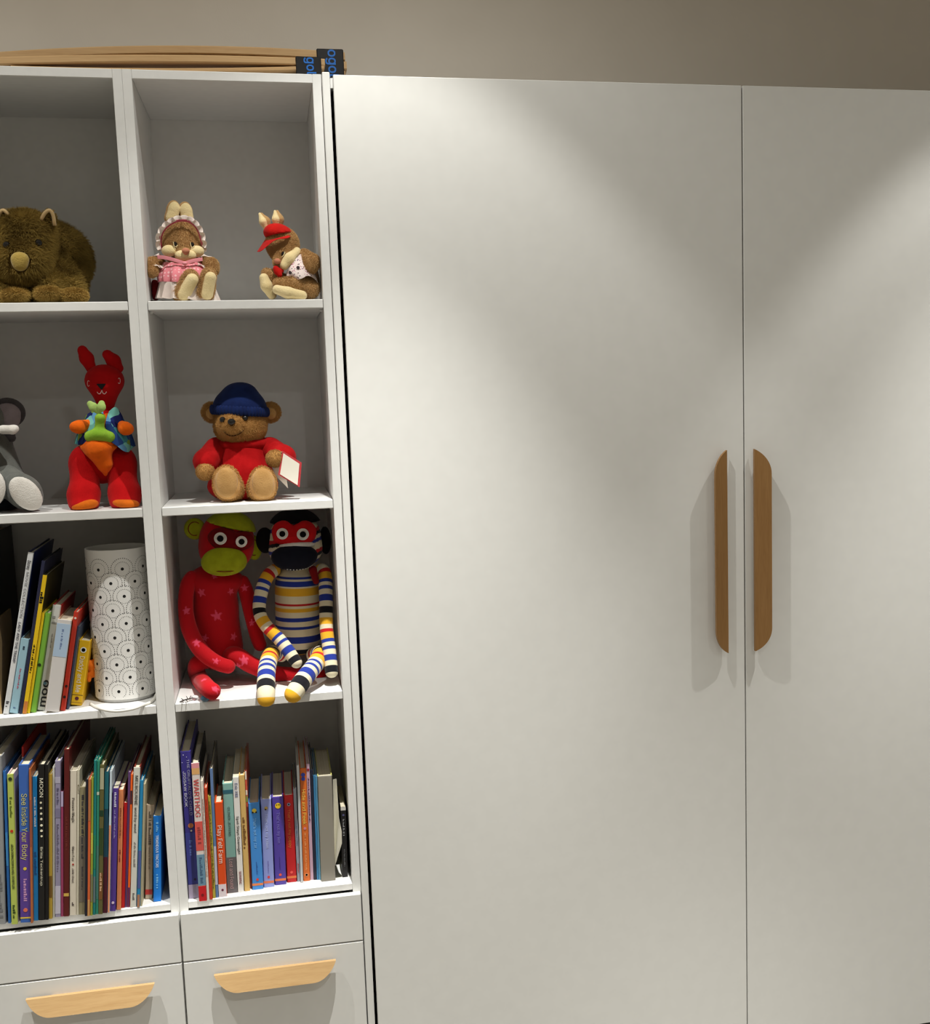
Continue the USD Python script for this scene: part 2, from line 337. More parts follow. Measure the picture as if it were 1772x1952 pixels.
def words(text, height, bold=False):
    k = (text, bold)
    if k not in TXT: TXT[k] = meshkit.text_mesh(text, 1.0, 0.00001, bold)
    m = TXT[k].copy(); m.apply_scale((height, height, 20)); return m
def spine_words(text, w, h, f0, f1, size, up=False, bold=False, xc=0.5):
    """Lettering along the spine between the fractions f0..f1 of the height (0 = top). size: cap height over spine width."""
    m = words(text, size * w, bold); L = m.bounds[1][0] - m.bounds[0][0]; want = (f1 - f0) * h
    s = want / L; v = m.vertices.copy(); v[:, 0] = (v[:, 0] - m.bounds[0][0]) * s
    yc = (size * w) / 2; a, b, d = v[:, 0], v[:, 1] - yc, v[:, 2]
    if up: nv = np.stack([xc * w - b, -0.0004 - d, h * (1 - f1) + a], 1)
    else: nv = np.stack([xc * w + b, -0.0004 - d, h * (1 - f0) - a], 1)
    m.vertices = nv; m.fix_normals(); return m
def scribble(w, h, f0, f1, size, seed, xc=0.5):     # small print, too small to read in the photo
    rng = random.Random(seed); z = h * (1 - f0); out = []; s = size * w
    while z > h * (1 - f1):
        l = rng.uniform(0.3, 0.75) * s; t = s * rng.choice((0.55, 0.8, 1.0))
        out.append(bx(xc * w - s / 2, xc * w - s / 2 + t, -0.0005, -0.0003, z - l, z)); z -= l + s * rng.choice((0.25, 0.25, 0.25, 0.8))
    return cat(out) if out else None
def make_book(name, loc, lean, w, h, depth, color, label, group, side=None, hard=True, bands=(), text=(), dots=(), prints=(), pages=None, flip=False):
    t = thing(name, label, 'book', loc, (0, math.degrees(lean), 0), group)
    c = ink(color); cs = ink(side) if side else c
    th = min(0.0022 if hard else 0.0006, w * 0.25); ov = 0.003 if hard else 0.0005
    r = min(w * 0.18, 0.003); n = 6
    arc = [(w / 2 - (w / 2) * math.cos(a), -r * math.sin(a) + r) for a in np.linspace(0, PI, 9)] if hard and w > 0.008 else [(0, 0.0002), (0.0003, 0), (w - 0.0003, 0), (w, 0.0002)]
    spine = prism(Polygon([(p[0], p[1]) for p in arc] + [(w, r + th), (0, r + th)]).buffer(0), h)
    flat = 0.0003
    if hard and w > 0.008: spine = prism(Polygon([(0, r), (0.0004, r * 0.4), (r * 0.4 + .0004, 0.0), (w - r * 0.4 - .0004, 0.0), (w - 0.0004, r * 0.4), (w, r), (w, r + th), (0, r + th)]).buffer(0), h)
    obj('spine', spine, c, t)
    obj('cover', bx(0, th, r + th, depth, 0, h), cs, t); obj('cover', bx(w - th, w, r + th, depth, 0, h), cs, t)
    obj('page_block', bx(th, w - th, r + th, depth - ov, ov, h - ov), pages or M_PAGES, t)
    for f0, f1, rgb in bands: obj('spine_band', bx(0.0003, w - 0.0003, -0.0003, 0.0012, h * (1 - f1), h * (1 - f0)), ink(rgb), t)
    for tx in text:
        s, f0, f1, size, rgb = tx[:5]; kw = tx[5] if len(tx) > 5 else {}
        obj('title_lettering', spine_words(s, w, h, f0, f1, size, **kw), ink(rgb), t)
    for q, (f0, f1, size, rgb) in enumerate(prints):
        m = scribble(w, h, f0, f1, size, hash_of(name, w, q))
        if m is not None: obj('small_print', m, ink(rgb), t)
    for (f, rad, rgb, xc) in dots:
        d = trimesh.creation.cylinder(rad * w, 0.0004, sections=20); d.apply_transform(trimesh.transformations.rotation_matrix(PI / 2, (1, 0, 0))); d.apply_translation((xc * w, -0.0005, h * (1 - f)))
        obj('spine_emblem', d, ink(rgb), t)
    return t
def hash_of(*a): return sum(ord(ch) * (i + 1) for i, ch in enumerate(str(a))) % 100003

DEBUG = False
def book(row, ul, ur, vb, ult, vt, color, label, depth=0.2, group=None, y=None, lean=None, name='picture_book', **kw):
    """One book of a row. Pixels (in the crop of that row): bottom left / right corner of the spine, bottom, top left corner."""
    ox, oy, s, z, xmin, xmax, grp = row['o']
    ul, ur, vb, ult, vt = ox + ul / s, ox + ur / s, oy + vb / s, ox + ult / s, oy + vt / s
    if y is None: y = float(np.clip(on_floor((ul + ur) / 2, vb, z)[1], -0.022, 0.06))
    a, b, c = at(ul, vb, y), at(ur, vb, y), at(ult, vt, y)
    x0, w = a[0], max(b[0] - a[0], 0.0035); h = c[2] - z; ln = math.atan2(c[0] - a[0], h) if lean is None else lean
    h = h / math.cos(ln)
    x0 = max(x0, row['x'] + 0.0004, xmin + 0.001)
    if row['prev'] and lean is None:                           # stand clear of the book to the left
        pw, ph, pl, px = row['prev']
        hh = min(h * math.cos(ln), ph * math.cos(pl)); pr_top = px + hh * math.tan(pl)
        if x0 + hh * math.tan(ln) < pr_top + 0.0004: ln = math.atan2(pr_top + 0.0004 - x0, hh)
    if x0 + w > xmax - 0.001: w = max(0.003, xmax - 0.001 - x0); x0 = min(x0, xmax - 0.001 - w)
    if DEBUG: print(label[:40], 'dx', round((x0 - a[0]) * 1000, 1), 'lean', round(math.degrees(ln), 1), 'meas', round(math.degrees(math.atan2(c[0] - a[0], c[2] - z)), 1), 'y', round(y, 3))
    wx = w / math.cos(ln)
    # lean about the lower right corner, which is what rests on the shelf
    loc = (x0, y, z + (w * math.sin(ln) if ln > 0 else 0.0) + 0.0002)
    depth = min(depth, YBK - y - 0.004)
    row['x'] = x0 + w * math.cos(ln) if ln < 0 else x0 + wx
    row['prev'] = (w, h, ln, x0 + wx)
    return make_book(name, loc, ln, w, h, depth, color, label, group or grp, **kw)
def row(crop, z, xmin, xmax, grp): return {'o': (*crop, z, xmin, xmax, grp), 'x': xmin, 'prev': None}

# ---- upper shelf of the left bookcase: leaning books beside the lamp
R3 = row((0, 960, 4.4371), Z3, -UW + T, -T, 'books leaning on the lamp shelf')
YA = 0.02
book(R3, -150, 0, 1790, -150, 300, (14, 14, 16), 'large black hardback standing at the left end of the lamp shelf', 0.24, y=0.03, lean=0.0, side=(12, 12, 14))
book(R3, 2, 18, 1790, 10, 1000, (188, 160, 112), 'thin tan book just right of the large black hardback', 0.15, y=0.03, lean=0.0)
book(R3, 25, 75, 1785, 236, 420, (222, 224, 226), 'tall white spined film book leaning right with dark blue covers', 0.22, side=(22, 36, 92), text=[('Disney', 0.05, 0.105, 0.55, (40, 40, 50)), ('MOVIE COLLECTION', 0.12, 0.40, 0.42, (150, 152, 158)), ('LADY AND THE TRAMP', 0.43, 0.68, 0.42, (70, 70, 90))], prints=[(0.92, 0.95, 0.5, (60, 60, 70))])
book(R3, 80, 156, 1780, 178, 1155, (158, 196, 212), 'short pale blue book between the white film book and a navy one', 0.14, prints=[(0.1, 0.13, 0.25, (40, 60, 80)), (0.4, 0.68, 0.16, (200, 80, 110)), (0.92, 0.95, 0.3, (90, 120, 160))])
book(R3, 160, 188, 1780, 350, 490, (40, 42, 70), 'thin dark navy book leaning behind the pale blue one', 0.2)
book(R3, 190, 225, 1780, 362, 612, (236, 196, 30), 'tall yellow and black picture book leaning right on the lamp shelf', 0.2, side=(60, 52, 14), bands=[(0.91, 1.0, (206, 128, 60))], prints=[(0.12, 0.2, 0.8, (20, 20, 20)), (0.5, 0.7, 0.5, (40, 36, 10))])
book(R3, 226, 248, 1775, 350, 930, (240, 208, 30), 'slim yellow book pressed against a green spine', 0.16)
book(R3, 250, 298, 1770, 374, 935, (120, 176, 62), 'green spined book between slim yellow and grey books', 0.16, dots=[(0.52, 0.3, (30, 50, 20), 0.4)])
book(R3, 305, 376, 1755, 417, 870, (206, 208, 204), 'pale grey board book with round black letters near its foot', 0.18, side=(170, 40, 36), text=[('moo', 0.71, 0.965, 0.78, (30, 32, 34), {'up': True, 'bold': True})], prints=[(0.1, 0.16, 0.6, (150, 150, 150)), (0.27, 0.4, 0.14, (120, 120, 120))], dots=[(0.742, 0.2, (90, 130, 150), 0.5)])
book(R3, 380, 500, 1770, 480, 1000, (216, 212, 210), 'thick worn white board book with a pale blue label', 0.15, side=(196, 160, 128), bands=[(0.04, 0.4, (176, 198, 222))], prints=[(0.1, 0.32, 0.14, (110, 130, 170))])
book(R3, 508, 548, 1755, 586, 920, (196, 52, 34), 'red board book between worn white book and dark thin one', 0.18, dots=[(0.06, 0.25, (230, 210, 200), 0.5), (0.75, 0.28, (50, 20, 16), 0.6), (0.86, 0.3, (50, 20, 16), 0.5)])
book(R3, 560, 578, 1720, 632, 1040, (60, 74, 100), 'dark thin book leaning against the yellow finger puppet book', 0.19, y=0.025)
dad = book(R3, 588, 684, 1705, 634, 1172, (236, 186, 22), 'small thick yellow board book with orange finger puppet and white title', 0.12, y=0.045, text=[('Daddy and Me', 0.24, 0.80, 0.42, (250, 246, 226))], dots=[(0.14, 0.28, (240, 240, 230), 0.5), (0.14, 0.17, (70, 110, 120), 0.5), (0.895, 0.17, (90, 30, 50), 0.5)], bands=[(0.835, 0.845, (120, 90, 30)), (0.955, 0.96, (150, 110, 40))])

# ---- lower shelf of the left bookcase: a full row of picture books
L = row((0, 1360, 4.4371), Z4, -UW + T, -T, 'picture books on the lower left shelf')
B = lambda *a, **k: book(L, *a, **k)
B(-36, 48, 1785, -70, 370, (150, 152, 154), 'wide grey book at the left edge of the lower left shelf', 0.24, prints=[(0.7, 0.95, 0.5, (120, 122, 126))])
B(70, 92, 1775, 25, 490, (46, 112, 190), 'thin mid blue book right of the wide grey one', 0.2, bands=[(0.4, 0.62, (70, 150, 220))])
B(96, 150, 1785, 58, 520, (186, 200, 96), 'lime green picture book with dark lettering and a red dot', 0.22, side=(226, 200, 196), text=[('JULIA DONALDSON & AXEL SCHEFFLER', 0.46, 0.76, 0.36, (40, 52, 30))], prints=[(0.15, 0.28, 0.4, (90, 110, 40)), (0.87, 0.95, 0.42, (60, 80, 30))], dots=[(0.375, 0.24, (200, 60, 30), 0.5), (0.03, 0.3, (50, 60, 30), 0.5)])
B(151, 160, 1590, 130, 290, (196, 40, 30), 'narrow red and white dotted book before the blue and purple one', 0.24, y=0.05, bands=[(0.06, 0.085, (240, 236, 230)), (0.11, 0.135, (240, 236, 230)), (0.3, 1.0, (100, 20, 40))])
B(162, 254, 1772, 145, 445, (62, 104, 184), 'thick blue and purple body book with yellow hand lettering', 0.22, bands=[(0.42, 0.965, (92, 66, 150)), (0.965, 0.975, (230, 200, 80))], text=[('See inside Your Body', 0.18, 0.6, 0.5, (214, 206, 120))], prints=[(0.72, 0.86, 0.3, (200, 150, 190))], dots=[(0.655, 0.16, (230, 200, 70), 0.5), (0.92, 0.2, (226, 120, 90), 0.5)])
B(256, 270, 1775, 230, 470, (182, 104, 56), 'thin rust brown book right of the blue and purple one', 0.2, bands=[(0.2, 0.5, (160, 84, 60))])
B(275, 312, 1755, 262, 540, (32, 140, 214), 'bright blue paperback between rust brown and black books', 0.2, hard=False, side=(90, 170, 220), prints=[(0.14, 0.34, 0.4, (230, 240, 250)), (0.52, 0.68, 0.55, (30, 90, 160))])
B(316, 374, 1752, 312, 442, (28, 27, 26), 'black picture book with pale moon phases down its spine', 0.25, text=[('MOON', 0.085, 0.205, 0.5, (240, 236, 214)), ('Britta Teckentrup', 0.525, 0.775, 0.34, (226, 222, 200))],
  dots=[(0.24, 0.17, (226, 220, 190), 0.42), (0.275, 0.17, (226, 220, 190), 0.44), (0.31, 0.18, (230, 224, 196), 0.46), (0.345, 0.19, (236, 230, 204), 0.48), (0.385, 0.2, (240, 236, 210), 0.5), (0.42, 0.2, (236, 230, 204), 0.5), (0.455, 0.17, (226, 220, 190), 0.52)])
B(376, 402, 1748, 366, 440, (20, 19, 20), 'plain black book right of the moon book', 0.24)
B(404, 432, 1740, 388, 520, (176, 146, 52), 'thin mustard gold book after the black pair', 0.2, bands=[(0.7, 0.85, (110, 80, 30))])
B(434, 448, 1730, 410, 458, (206, 206, 200), 'thin off-white book right of the mustard gold one', 0.22)
B(450, 498, 1725, 438, 410, (148, 142, 168), 'lilac grey patterned picture book in the lower left row', 0.22, bands=[(0.1, 0.14, (176, 172, 190)), (0.3, 0.36, (124, 118, 146)), (0.8, 0.98, (190, 186, 202))], prints=[(0.17, 0.28, 0.4, (96, 90, 120)), (0.4, 0.7, 0.4, (110, 104, 130))])
B(500, 522, 1720, 484, 665, (150, 60, 96), 'thin raspberry pink book left of the maroon hardback', 0.18, bands=[(0.0, 0.12, (180, 170, 200))])
B(524, 570, 1720, 528, 312, (92, 26, 24), 'tall dark maroon hardback rising above the lower left row', 0.27, bands=[(0.86, 0.878, (206, 170, 80))], prints=[(0.4, 0.6, 0.3, (120, 50, 44))])
B(574, 634, 1710, 570, 492, (216, 207, 190), 'cream picture book with dark title right of the maroon hardback', 0.22, text=[('Possum Magic', 0.185, 0.355, 0.34, (70, 62, 60)), ('Mem Fox', 0.52, 0.62, 0.32, (90, 82, 78)), ('Julie Vivas', 0.67, 0.77, 0.3, (110, 100, 96))], dots=[(0.645, 0.14, (170, 60, 50), 0.5)], prints=[(0.91, 0.925, 0.3, (90, 80, 76))])
B(636, 655, 1705, 634, 482, (206, 200, 180), 'slim ivory book beside the cream titled one', 0.22, prints=[(0.1, 0.16, 0.5, (120, 110, 90))])
B(658, 712, 1705, 665, 630, (140, 132, 102), 'olive tan book with dark lettering in the lower left row', 0.18, bands=[(0.38, 0.9, (112, 104, 92))], prints=[(0.06, 0.55, 0.34, (52, 52, 60)), (0.62, 0.8, 0.25, (70, 66, 70))])
B(713, 734, 1715, 712, 562, (30, 30, 42), 'thin dark navy book between olive tan and orange red ones', 0.2)
B(736, 757, 1715, 737, 562, (206, 98, 52), 'thin orange red book in the middle of the lower left row', 0.2, bands=[(0.0, 0.3, (176, 112, 70)), (0.88, 1.0, (200, 150, 90))])
B(758, 777, 1710, 756, 545, (150, 160, 56), 'thin yellow green book left of the two teal spines', 0.2, bands=[(0.4, 0.55, (190, 190, 80)), (0.7, 0.9, (120, 120, 90))])
B(779, 801, 1705, 788, 402, (26, 122, 118), 'first of two tall teal books in the lower left row', 0.24, bands=[(0.48, 0.7, (40, 130, 90)), (0.75, 0.92, (96, 112, 116))])
B(802, 825, 1700, 813, 405, (46, 134, 110), 'second of two tall teal books, greener and to the right', 0.24, bands=[(0.55, 0.9, (70, 120, 110)), (0.2, 0.22, (190, 200, 180))])
B(828, 862, 1700, 842, 442, (96, 92, 52), 'brown and green speckled book right of the teal pair', 0.23, bands=[(0.02, 0.16, (170, 168, 140)), (0.3, 0.34, (30, 60, 40)), (0.42, 0.6, (50, 70, 34)), (0.72, 0.9, (120, 78, 40))], prints=[(0.72, 0.84, 0.5, (214, 176, 140))])
B(868, 905, 1690, 882, 500, (22, 66, 84), 'dark teal book fading to maroon near the centre right', 0.22, bands=[(0.0, 0.26, (30, 100, 112)), (0.6, 1.0, (74, 18, 36))])
B(908, 926, 1685, 928, 490, (200, 214, 224), 'thin book pale blue above and peach below', 0.21, bands=[(0.38, 1.0, (226, 150, 110))])
B(928, 974, 1675, 952, 640, (80, 54, 138), 'purple paperback with small white lettering', 0.18, hard=False, prints=[(0.03, 0.14, 0.4, (214, 210, 230)), (0.17, 0.4, 0.3, (150, 140, 190))], dots=[(0.93, 0.26, (210, 190, 210), 0.5)])
B(986, 1022, 1660, 1006, 650, (226, 140, 92), 'peach orange paperback right of the purple one', 0.18, hard=False, prints=[(0.15, 0.4, 0.4, (170, 90, 60)), (0.5, 0.6, 0.4, (150, 50, 40))])
B(1026, 1052, 1645, 1048, 760, (196, 26, 30), 'narrow bright red paperback in the lower left row', 0.16, hard=False)
B(1055, 1076, 1640, 1070, 500, (96, 62, 112), 'thin plum purple book before the narrow orange one', 0.2)
B(1078, 1096, 1640, 1092, 520, (234, 98, 30), 'narrow vivid orange book left of the white lettered city book', 0.2, bands=[(0.12, 0.22, (60, 40, 50)), (0.85, 1.0, (90, 40, 90))])
B(1099, 1154, 1640, 1130, 465, (214, 212, 202), 'white hardback city book with black lettering down its spine', 0.23, side=(120, 44, 34), text=[('MELBOURNE', 0.055, 0.265, 0.44, (46, 48, 50)), ('word by word', 0.28, 0.46, 0.38, (60, 62, 64))], prints=[(0.53, 0.7, 0.3, (140, 136, 130)), (0.9, 0.94, 0.3, (100, 96, 94))])
B(1157, 1182, 1640, 1186, 570, (34, 132, 182), 'thin turquoise blue book right of the white city book', 0.2, bands=[(0.55, 0.85, (80, 90, 150)), (0.9, 1.0, (170, 120, 90))])
B(1184, 1200, 1630, 1205, 600, (196, 184, 150), 'thin tan book after the turquoise blue one', 0.2)
B(1226, 1290, 1570, 1232, 780, (190, 172, 150), 'short beige book with dark lettering and a red publisher mark', 0.16, prints=[(0.07, 0.42, 0.34, (96, 86, 78)), (0.45, 0.68, 0.25, (150, 132, 116))], bands=[(0.9, 0.955, (196, 52, 46))])
B(1298, 1362, 1592, 1282, 876, (24, 122, 214), 'bright blue paperback nearest the right end of the lower left shelf', 0.14, hard=False, text=[('TREMENDOUS TRACTORS', 0.22, 0.60, 0.36, (226, 238, 246))], prints=[(0.07, 0.18, 0.3, (120, 190, 240)), (0.68, 0.84, 0.25, (120, 190, 240))])
B(1376, 1424, 1590, 1352, 800, (150, 18, 20), 'dark red book set back in the shadow at the right end', 0.15, y=0.165, lean=0.0)

# ---- lower shelf of the right bookcase
Rr = row((310, 1360, 4.43), Z4, T, UW - T, 'picture books on the lower right shelf')
B = lambda *a, **k: book(Rr, *a, **k)
B(214, 302, 1562, 137, 330, (60, 52, 138), 'thick violet jigsaw book with white capitals at the left end', 0.24, bands=[(0.55, 0.9, (62, 66, 148)), (0.905, 1.0, (176, 164, 190))], text=[("THE GRUFFALO'S CHILD", 0.05, 0.43, 0.24, (176, 176, 208), {'xc': 0.7}), ('JIGSAW BOOK', 0.13, 0.37, 0.25, (226, 226, 238), {'xc': 0.3})], prints=[(0.6, 0.7, 0.3, (96, 120, 190))], dots=[(0.5, 0.26, (200, 120, 70), 0.6), (0.535, 0.1, (225, 215, 205), 0.62), (0.87, 0.12, (36, 26, 66), 0.7), (0.02, 0.05, (235, 235, 245), 0.3), (0.07, 0.04, (235, 235, 245), 0.15), (0.035, 0.04, (235, 235, 245), 0.6)])
B(303, 370, 1585, 236, 425, (222, 210, 206), 'pink, white and coral banded book with red capitals', 0.23, side=(30, 27, 29), bands=[(0.0, 0.035, (226, 150, 156)), (0.035, 0.08, (222, 170, 110)), (0.42, 0.63, (214, 88, 80)), (0.66, 0.885, (110, 146, 170)), (0.89, 1.0, (206, 30, 36))], text=[('WARTHOG', 0.115, 0.385, 0.62, (200, 40, 44))], prints=[(0.46, 0.58, 0.4, (150, 60, 60)), (0.68, 0.86, 0.34, (70, 100, 130))], dots=[(0.955, 0.18, (130, 20, 24), 0.5)])
B(372, 392, 1580, 316, 572, (226, 218, 208), 'thin white book right of the banded book with red capitals', 0.2, prints=[(0.15, 0.8, 0.45, (170, 120, 110))])
B(394, 418, 1570, 346, 632, (206, 72, 40), 'thin orange red book before the yellow patterned one', 0.18, prints=[(0.1, 0.6, 0.3, (160, 50, 30))])
B(420, 443, 1560, 378, 702, (190, 178, 70), 'thin yellow green patterned book on the lower right shelf', 0.17, prints=[(0.05, 0.9, 0.6, (112, 96, 36))])
B(446, 470, 1555, 394, 470, (96, 124, 170), 'thin blue grey book before the orange felt book', 0.2, side=(96, 92, 88), bands=[(0.6, 0.9, (196, 190, 206))])
B(472, 540, 1550, 428, 760, (222, 78, 22), 'orange felt farm book with white lettering', 0.12, bands=[(0.865, 1.0, (226, 214, 220))], text=[('Play Felt Farm', 0.24, 0.64, 0.52, (240, 232, 222))], dots=[(0.925, 0.14, (110, 40, 70), 0.5)])
B(546, 634, 1515, 500, 600, (130, 178, 170), 'pale teal picture book with dark title block near its foot', 0.2, bands=[(0.672, 1.0, (104, 100, 102)), (0.055, 0.09, (46, 100, 116))], text=[('OLIVER JEFFERS', 0.21, 0.475, 0.22, (66, 96, 96)), ('Lost and Found', 0.69, 0.96, 0.36, (190, 160, 160))])
B(637, 686, 1510, 581, 545, (228, 226, 222), 'white paperback with blue name and black title', 0.2, hard=False, text=[('Eric Hill', 0.05, 0.17, 0.5, (66, 76, 130)), ('Spot Stays Overnight', 0.335, 0.665, 0.4, (36, 36, 38)), ('WARNE', 0.815, 0.93, 0.4, (140, 70, 80))])
B(690, 738, 1500, 632, 528, (214, 176, 106), 'golden tan book with brown lettering on the lower right shelf', 0.2, prints=[(0.36, 0.62, 0.5, (120, 84, 40))])
B(740, 748, 1470, 690, 490, (210, 90, 70), 'slim red, white and green striped book right of the golden tan one', 0.2, bands=[(0.0, 0.07, (230, 226, 214)), (0.16, 0.2, (230, 226, 214)), (0.21, 0.26, (130, 160, 80)), (0.3, 1.0, (130, 40, 40))], y=0.03)
ser = 'matching touch and feel board books'
B(750, 845, 1487, 715, 765, (66, 140, 216), 'blue board book with a small yellow car, first of the matching four', 0.17, group=ser, bands=[(0.93, 0.955, (226, 130, 80))], text=[("That's not my car", 0.17, 0.52, 0.26, (140, 196, 240))], prints=[(0.68, 0.82, 0.12, (50, 96, 170))], dots=[(0.085, 0.2, (236, 206, 70), 0.5), (0.105, 0.08, (30, 30, 34), 0.36), (0.105, 0.08, (30, 30, 34), 0.66), (0.885, 0.12, (226, 60, 50), 0.5)])
B(852, 942, 1467, 824, 735, (146, 156, 218), 'lilac board book with a small animal emblem among the matching four', 0.17, group=ser, bands=[(0.93, 0.955, (226, 120, 80))], text=[("That's not my kitten", 0.16, 0.55, 0.26, (196, 204, 240))], prints=[(0.7, 0.84, 0.12, (120, 120, 190))], dots=[(0.095, 0.16, (190, 160, 90), 0.5), (0.11, 0.08, (90, 66, 50), 0.44), (0.885, 0.12, (226, 60, 60), 0.5)])
B(948, 1045, 1447, 920, 715, (84, 66, 162), 'purple board book with a yellow lion emblem among the matching four', 0.17, group=ser, bands=[(0.93, 0.955, (226, 120, 70))], text=[("That's not my lion", 0.17, 0.52, 0.26, (130, 120, 200))], prints=[(0.68, 0.82, 0.12, (70, 50, 140))], dots=[(0.095, 0.26, (238, 196, 40), 0.52), (0.085, 0.05, (50, 40, 40), 0.42), (0.085, 0.05, (50, 40, 40), 0.6), (0.885, 0.12, (240, 90, 70), 0.5)])
B(1050, 1133, 1425, 1016, 700, (196, 30, 34), 'red board book, last of the matching four', 0.17, group=ser, bands=[(0.93, 0.955, (226, 120, 60))], text=[("That's not my puppy", 0.16, 0.6, 0.27, (222, 130, 60))], dots=[(0.1, 0.18, (150, 150, 176), 0.5), (0.1, 0.08, (90, 40, 60), 0.5), (0.885, 0.14, (235, 90, 80), 0.5)])
B(1137, 1163, 1420, 1096, 642, (150, 156, 168), 'thin grey book right of the red board book', 0.18, prints=[(0.35, 0.6, 0.4, (90, 110, 140)), (0.8, 0.9, 0.4, (190, 60, 60))])
B(1165, 1186, 1430, 1130, 442, (196, 198, 200), 'tall slim silver book left of the orange peek book', 0.22)
B(1188, 1245, 1415, 1144, 470, (222, 112, 42), 'orange hide and peek book with a blue oval at the top', 0.2, text=[('Hide and Peek', 0.185, 0.495, 0.5, (244, 214, 96))], prints=[(0.57, 0.9, 0.22, (240, 170, 110))], dots=[(0.055, 0.3, (60, 76, 190), 0.5), (0.09, 0.3, (60, 76, 190), 0.5), (0.53, 0.2, (226, 140, 150), 0.5), (0.945, 0.24, (240, 170, 120), 0.5), (0.945, 0.16, (222, 100, 40), 0.5)])
B(1247, 1274, 1405, 1196, 430, (204, 170, 192), 'slim pink lilac book with dark title beside the orange peek book', 0.2, prints=[(0.12, 0.5, 0.42, (74, 40, 90))], dots=[(0.05, 0.4, (150, 30, 50), 0.5)])
B(1276, 1300, 1405, 1232, 480, (30, 34, 54), 'thin navy book in the lower right row', 0.2)
B(1302, 1318, 1405, 1262, 530, (60, 130, 180), 'first thin blue book before the wide grey block', 0.2)
B(1320, 1334, 1405, 1282, 532, (96, 156, 196), 'second thin blue book touching the wide grey block', 0.2)
gb = B(1338, 1460, 1415, 1306, 540, (146, 141, 130), 'wide book shelved backwards with grey page edges and torn white sheet', 0.2, side=(190, 188, 110), pages=M_PAGES)
B(1516, 1562, 1352, 1500, 796, (26, 24, 26), 'short black book at the right end of the lower right shelf', 0.14, hard=False, bands=[(0.0, 0.045, (214, 212, 206))], prints=[(0.17, 0.4, 0.3, (176, 176, 180)), (0.6, 0.85, 0.2, (120, 120, 124))], dots=[(0.11, 0.2, (90, 90, 140), 0.5)], y=0.035)

# ------------------------------------------------------------------ soft toys
def px(n, u, v, y):                          # a length of n photo pixels at that place, in metres
    return n * float((at(u, v, y) - CAM) @ RC[:, 1]) / FPX
def J(u, v, y): return at(u, v, y)
def C(a, b, ra, rb):                         # tapered limb between two (u, v, y) joints, radii in pixels
    return ('c', at(*a), at(*b), px(ra, *a), px(rb, *b))
def E(a, rx, ry, rz, R=None):                # ellipsoid, radii in pixels across, deep, up
    return ('e', at(*a), np.array([px(rx, *a), px(ry, *a), px(rz, *a)]), R)
def rotx(d): return trimesh.transformations.rotation_matrix(math.radians(d), (1, 0, 0))[:3, :3]
def roty(d): return trimesh.transformations.rotation_matrix(math.radians(d), (0, 1, 0))[:3, :3]
def rotz(d): return trimesh.transformations.rotation_matrix(math.radians(d), (0, 0, 1))[:3, :3]
def above(z): return lambda P: z - P[..., 2]      # keeps a toy from sinking into its shelf
def toy(name, label, cat_): return thing(name, label, cat_)
def ball(c, r, n=2):
    m = trimesh.creation.icosphere(n, 1.0); m.apply_scale(r if np.ndim(r) == 0 else tuple(r)); m.apply_translation(c); return m
def cloth(name, a, b=None, rough=0.9): return mottled(name, a, b or tuple(int(x * 0.9) for x in a), 60, rough=rough, bump=0.0006, bscale=700, spec=0.12, sheen=0.05)
def plush(name, a, b): return mottled(name, a, b, 45, rough=0.95, bump=0.0015, bscale=420, spec=0.08, sheen=0.25)
def hair(name, a, b): return mottled(name, a, b, 30, rough=0.8, spec=0.12, detail=4)
M_EYE = plain('glossy_black_eye', (14, 11, 10), 0.08, 0.6)
M_BLACKT = plain('black_thread', (16, 14, 14), 0.8, 0.1)
M_PINKT = plain('pale_thread', (226, 190, 190), 0.8, 0.1)

def on(mesh, u, v, out=0.0):                  # the point of a soft toy's own surface seen at a photo pixel
    d = ray(u, v); d = d / np.linalg.norm(d); t = mesh.triangles; e1, e2 = t[:, 1] - t[:, 0], t[:, 2] - t[:, 0]; h = np.cross(d, e2); a = (e1 * h).sum(1)
    a = np.where(np.abs(a) < 1e-14, 1e-14, a); w_ = CAM - t[:, 0]; b1 = (w_ * h).sum(1) / a; q = np.cross(w_, e1); b2 = (q @ d) / a; k = (q * e2).sum(1) / a
    ok = (b1 >= -1e-6) & (b2 >= -1e-6) & (b1 + b2 <= 1 + 1e-6) & (k > 0)
    return CAM + d * (k[ok].min() - out)
def cell(side, z):
    global CELL
    CELL = (-UW + T + .0012, -T - .0012, YBK - .001, z + .0006) if side == 'left' else (T + .0012, UW - T - .0012, YBK - .001, z + .0006)
cell('left', Z1)
# ---- brown wombat on the top left shelf
M_WB = hair('wombat_fur', (170, 142, 74), (112, 90, 42)); M_WBR = hair('wombat_root', (104, 82, 38), (84, 64, 28)); M_WBL = hair('wombat_light_fur', (196, 164, 92), (150, 118, 58))
M_NOSE = plush('wombat_nose', (176, 152, 80), (156, 130, 62)); M_EARW = plush('wombat_ear_edge', (206, 176, 128), (180, 146, 98))
w = toy('plush_wombat', 'large furry brown plush wombat crouching on the top left shelf', 'plush toy')
bd = soft([E((88, 495, .20), 78, 72, 68), E((55, 522, .14), 56, 56, 46), C((124, 540, .13), (136, 558, .06), 34, 16), C((95, 530, .10), (92, 556, .045), 28, 20), C((20, 535, .10), (28, 560, .045), 26, 20)], 0.02, 0.004, cut=above(Z1 + .001))
b0 = obj('body', bd, M_WBR, w, smooth=True); fur('fur', bd, M_WB, b0, 52000, 0.013, 0.0008, 0.6, 1)
hd = soft([E((44, 464, .075), 53, 48, 50), E((44, 440, .075), 48, 40, 30), E((42, 498, .052), 46, 38, 36), E((40, 506, .03), 26, 18, 26)], 0.02, 0.004)
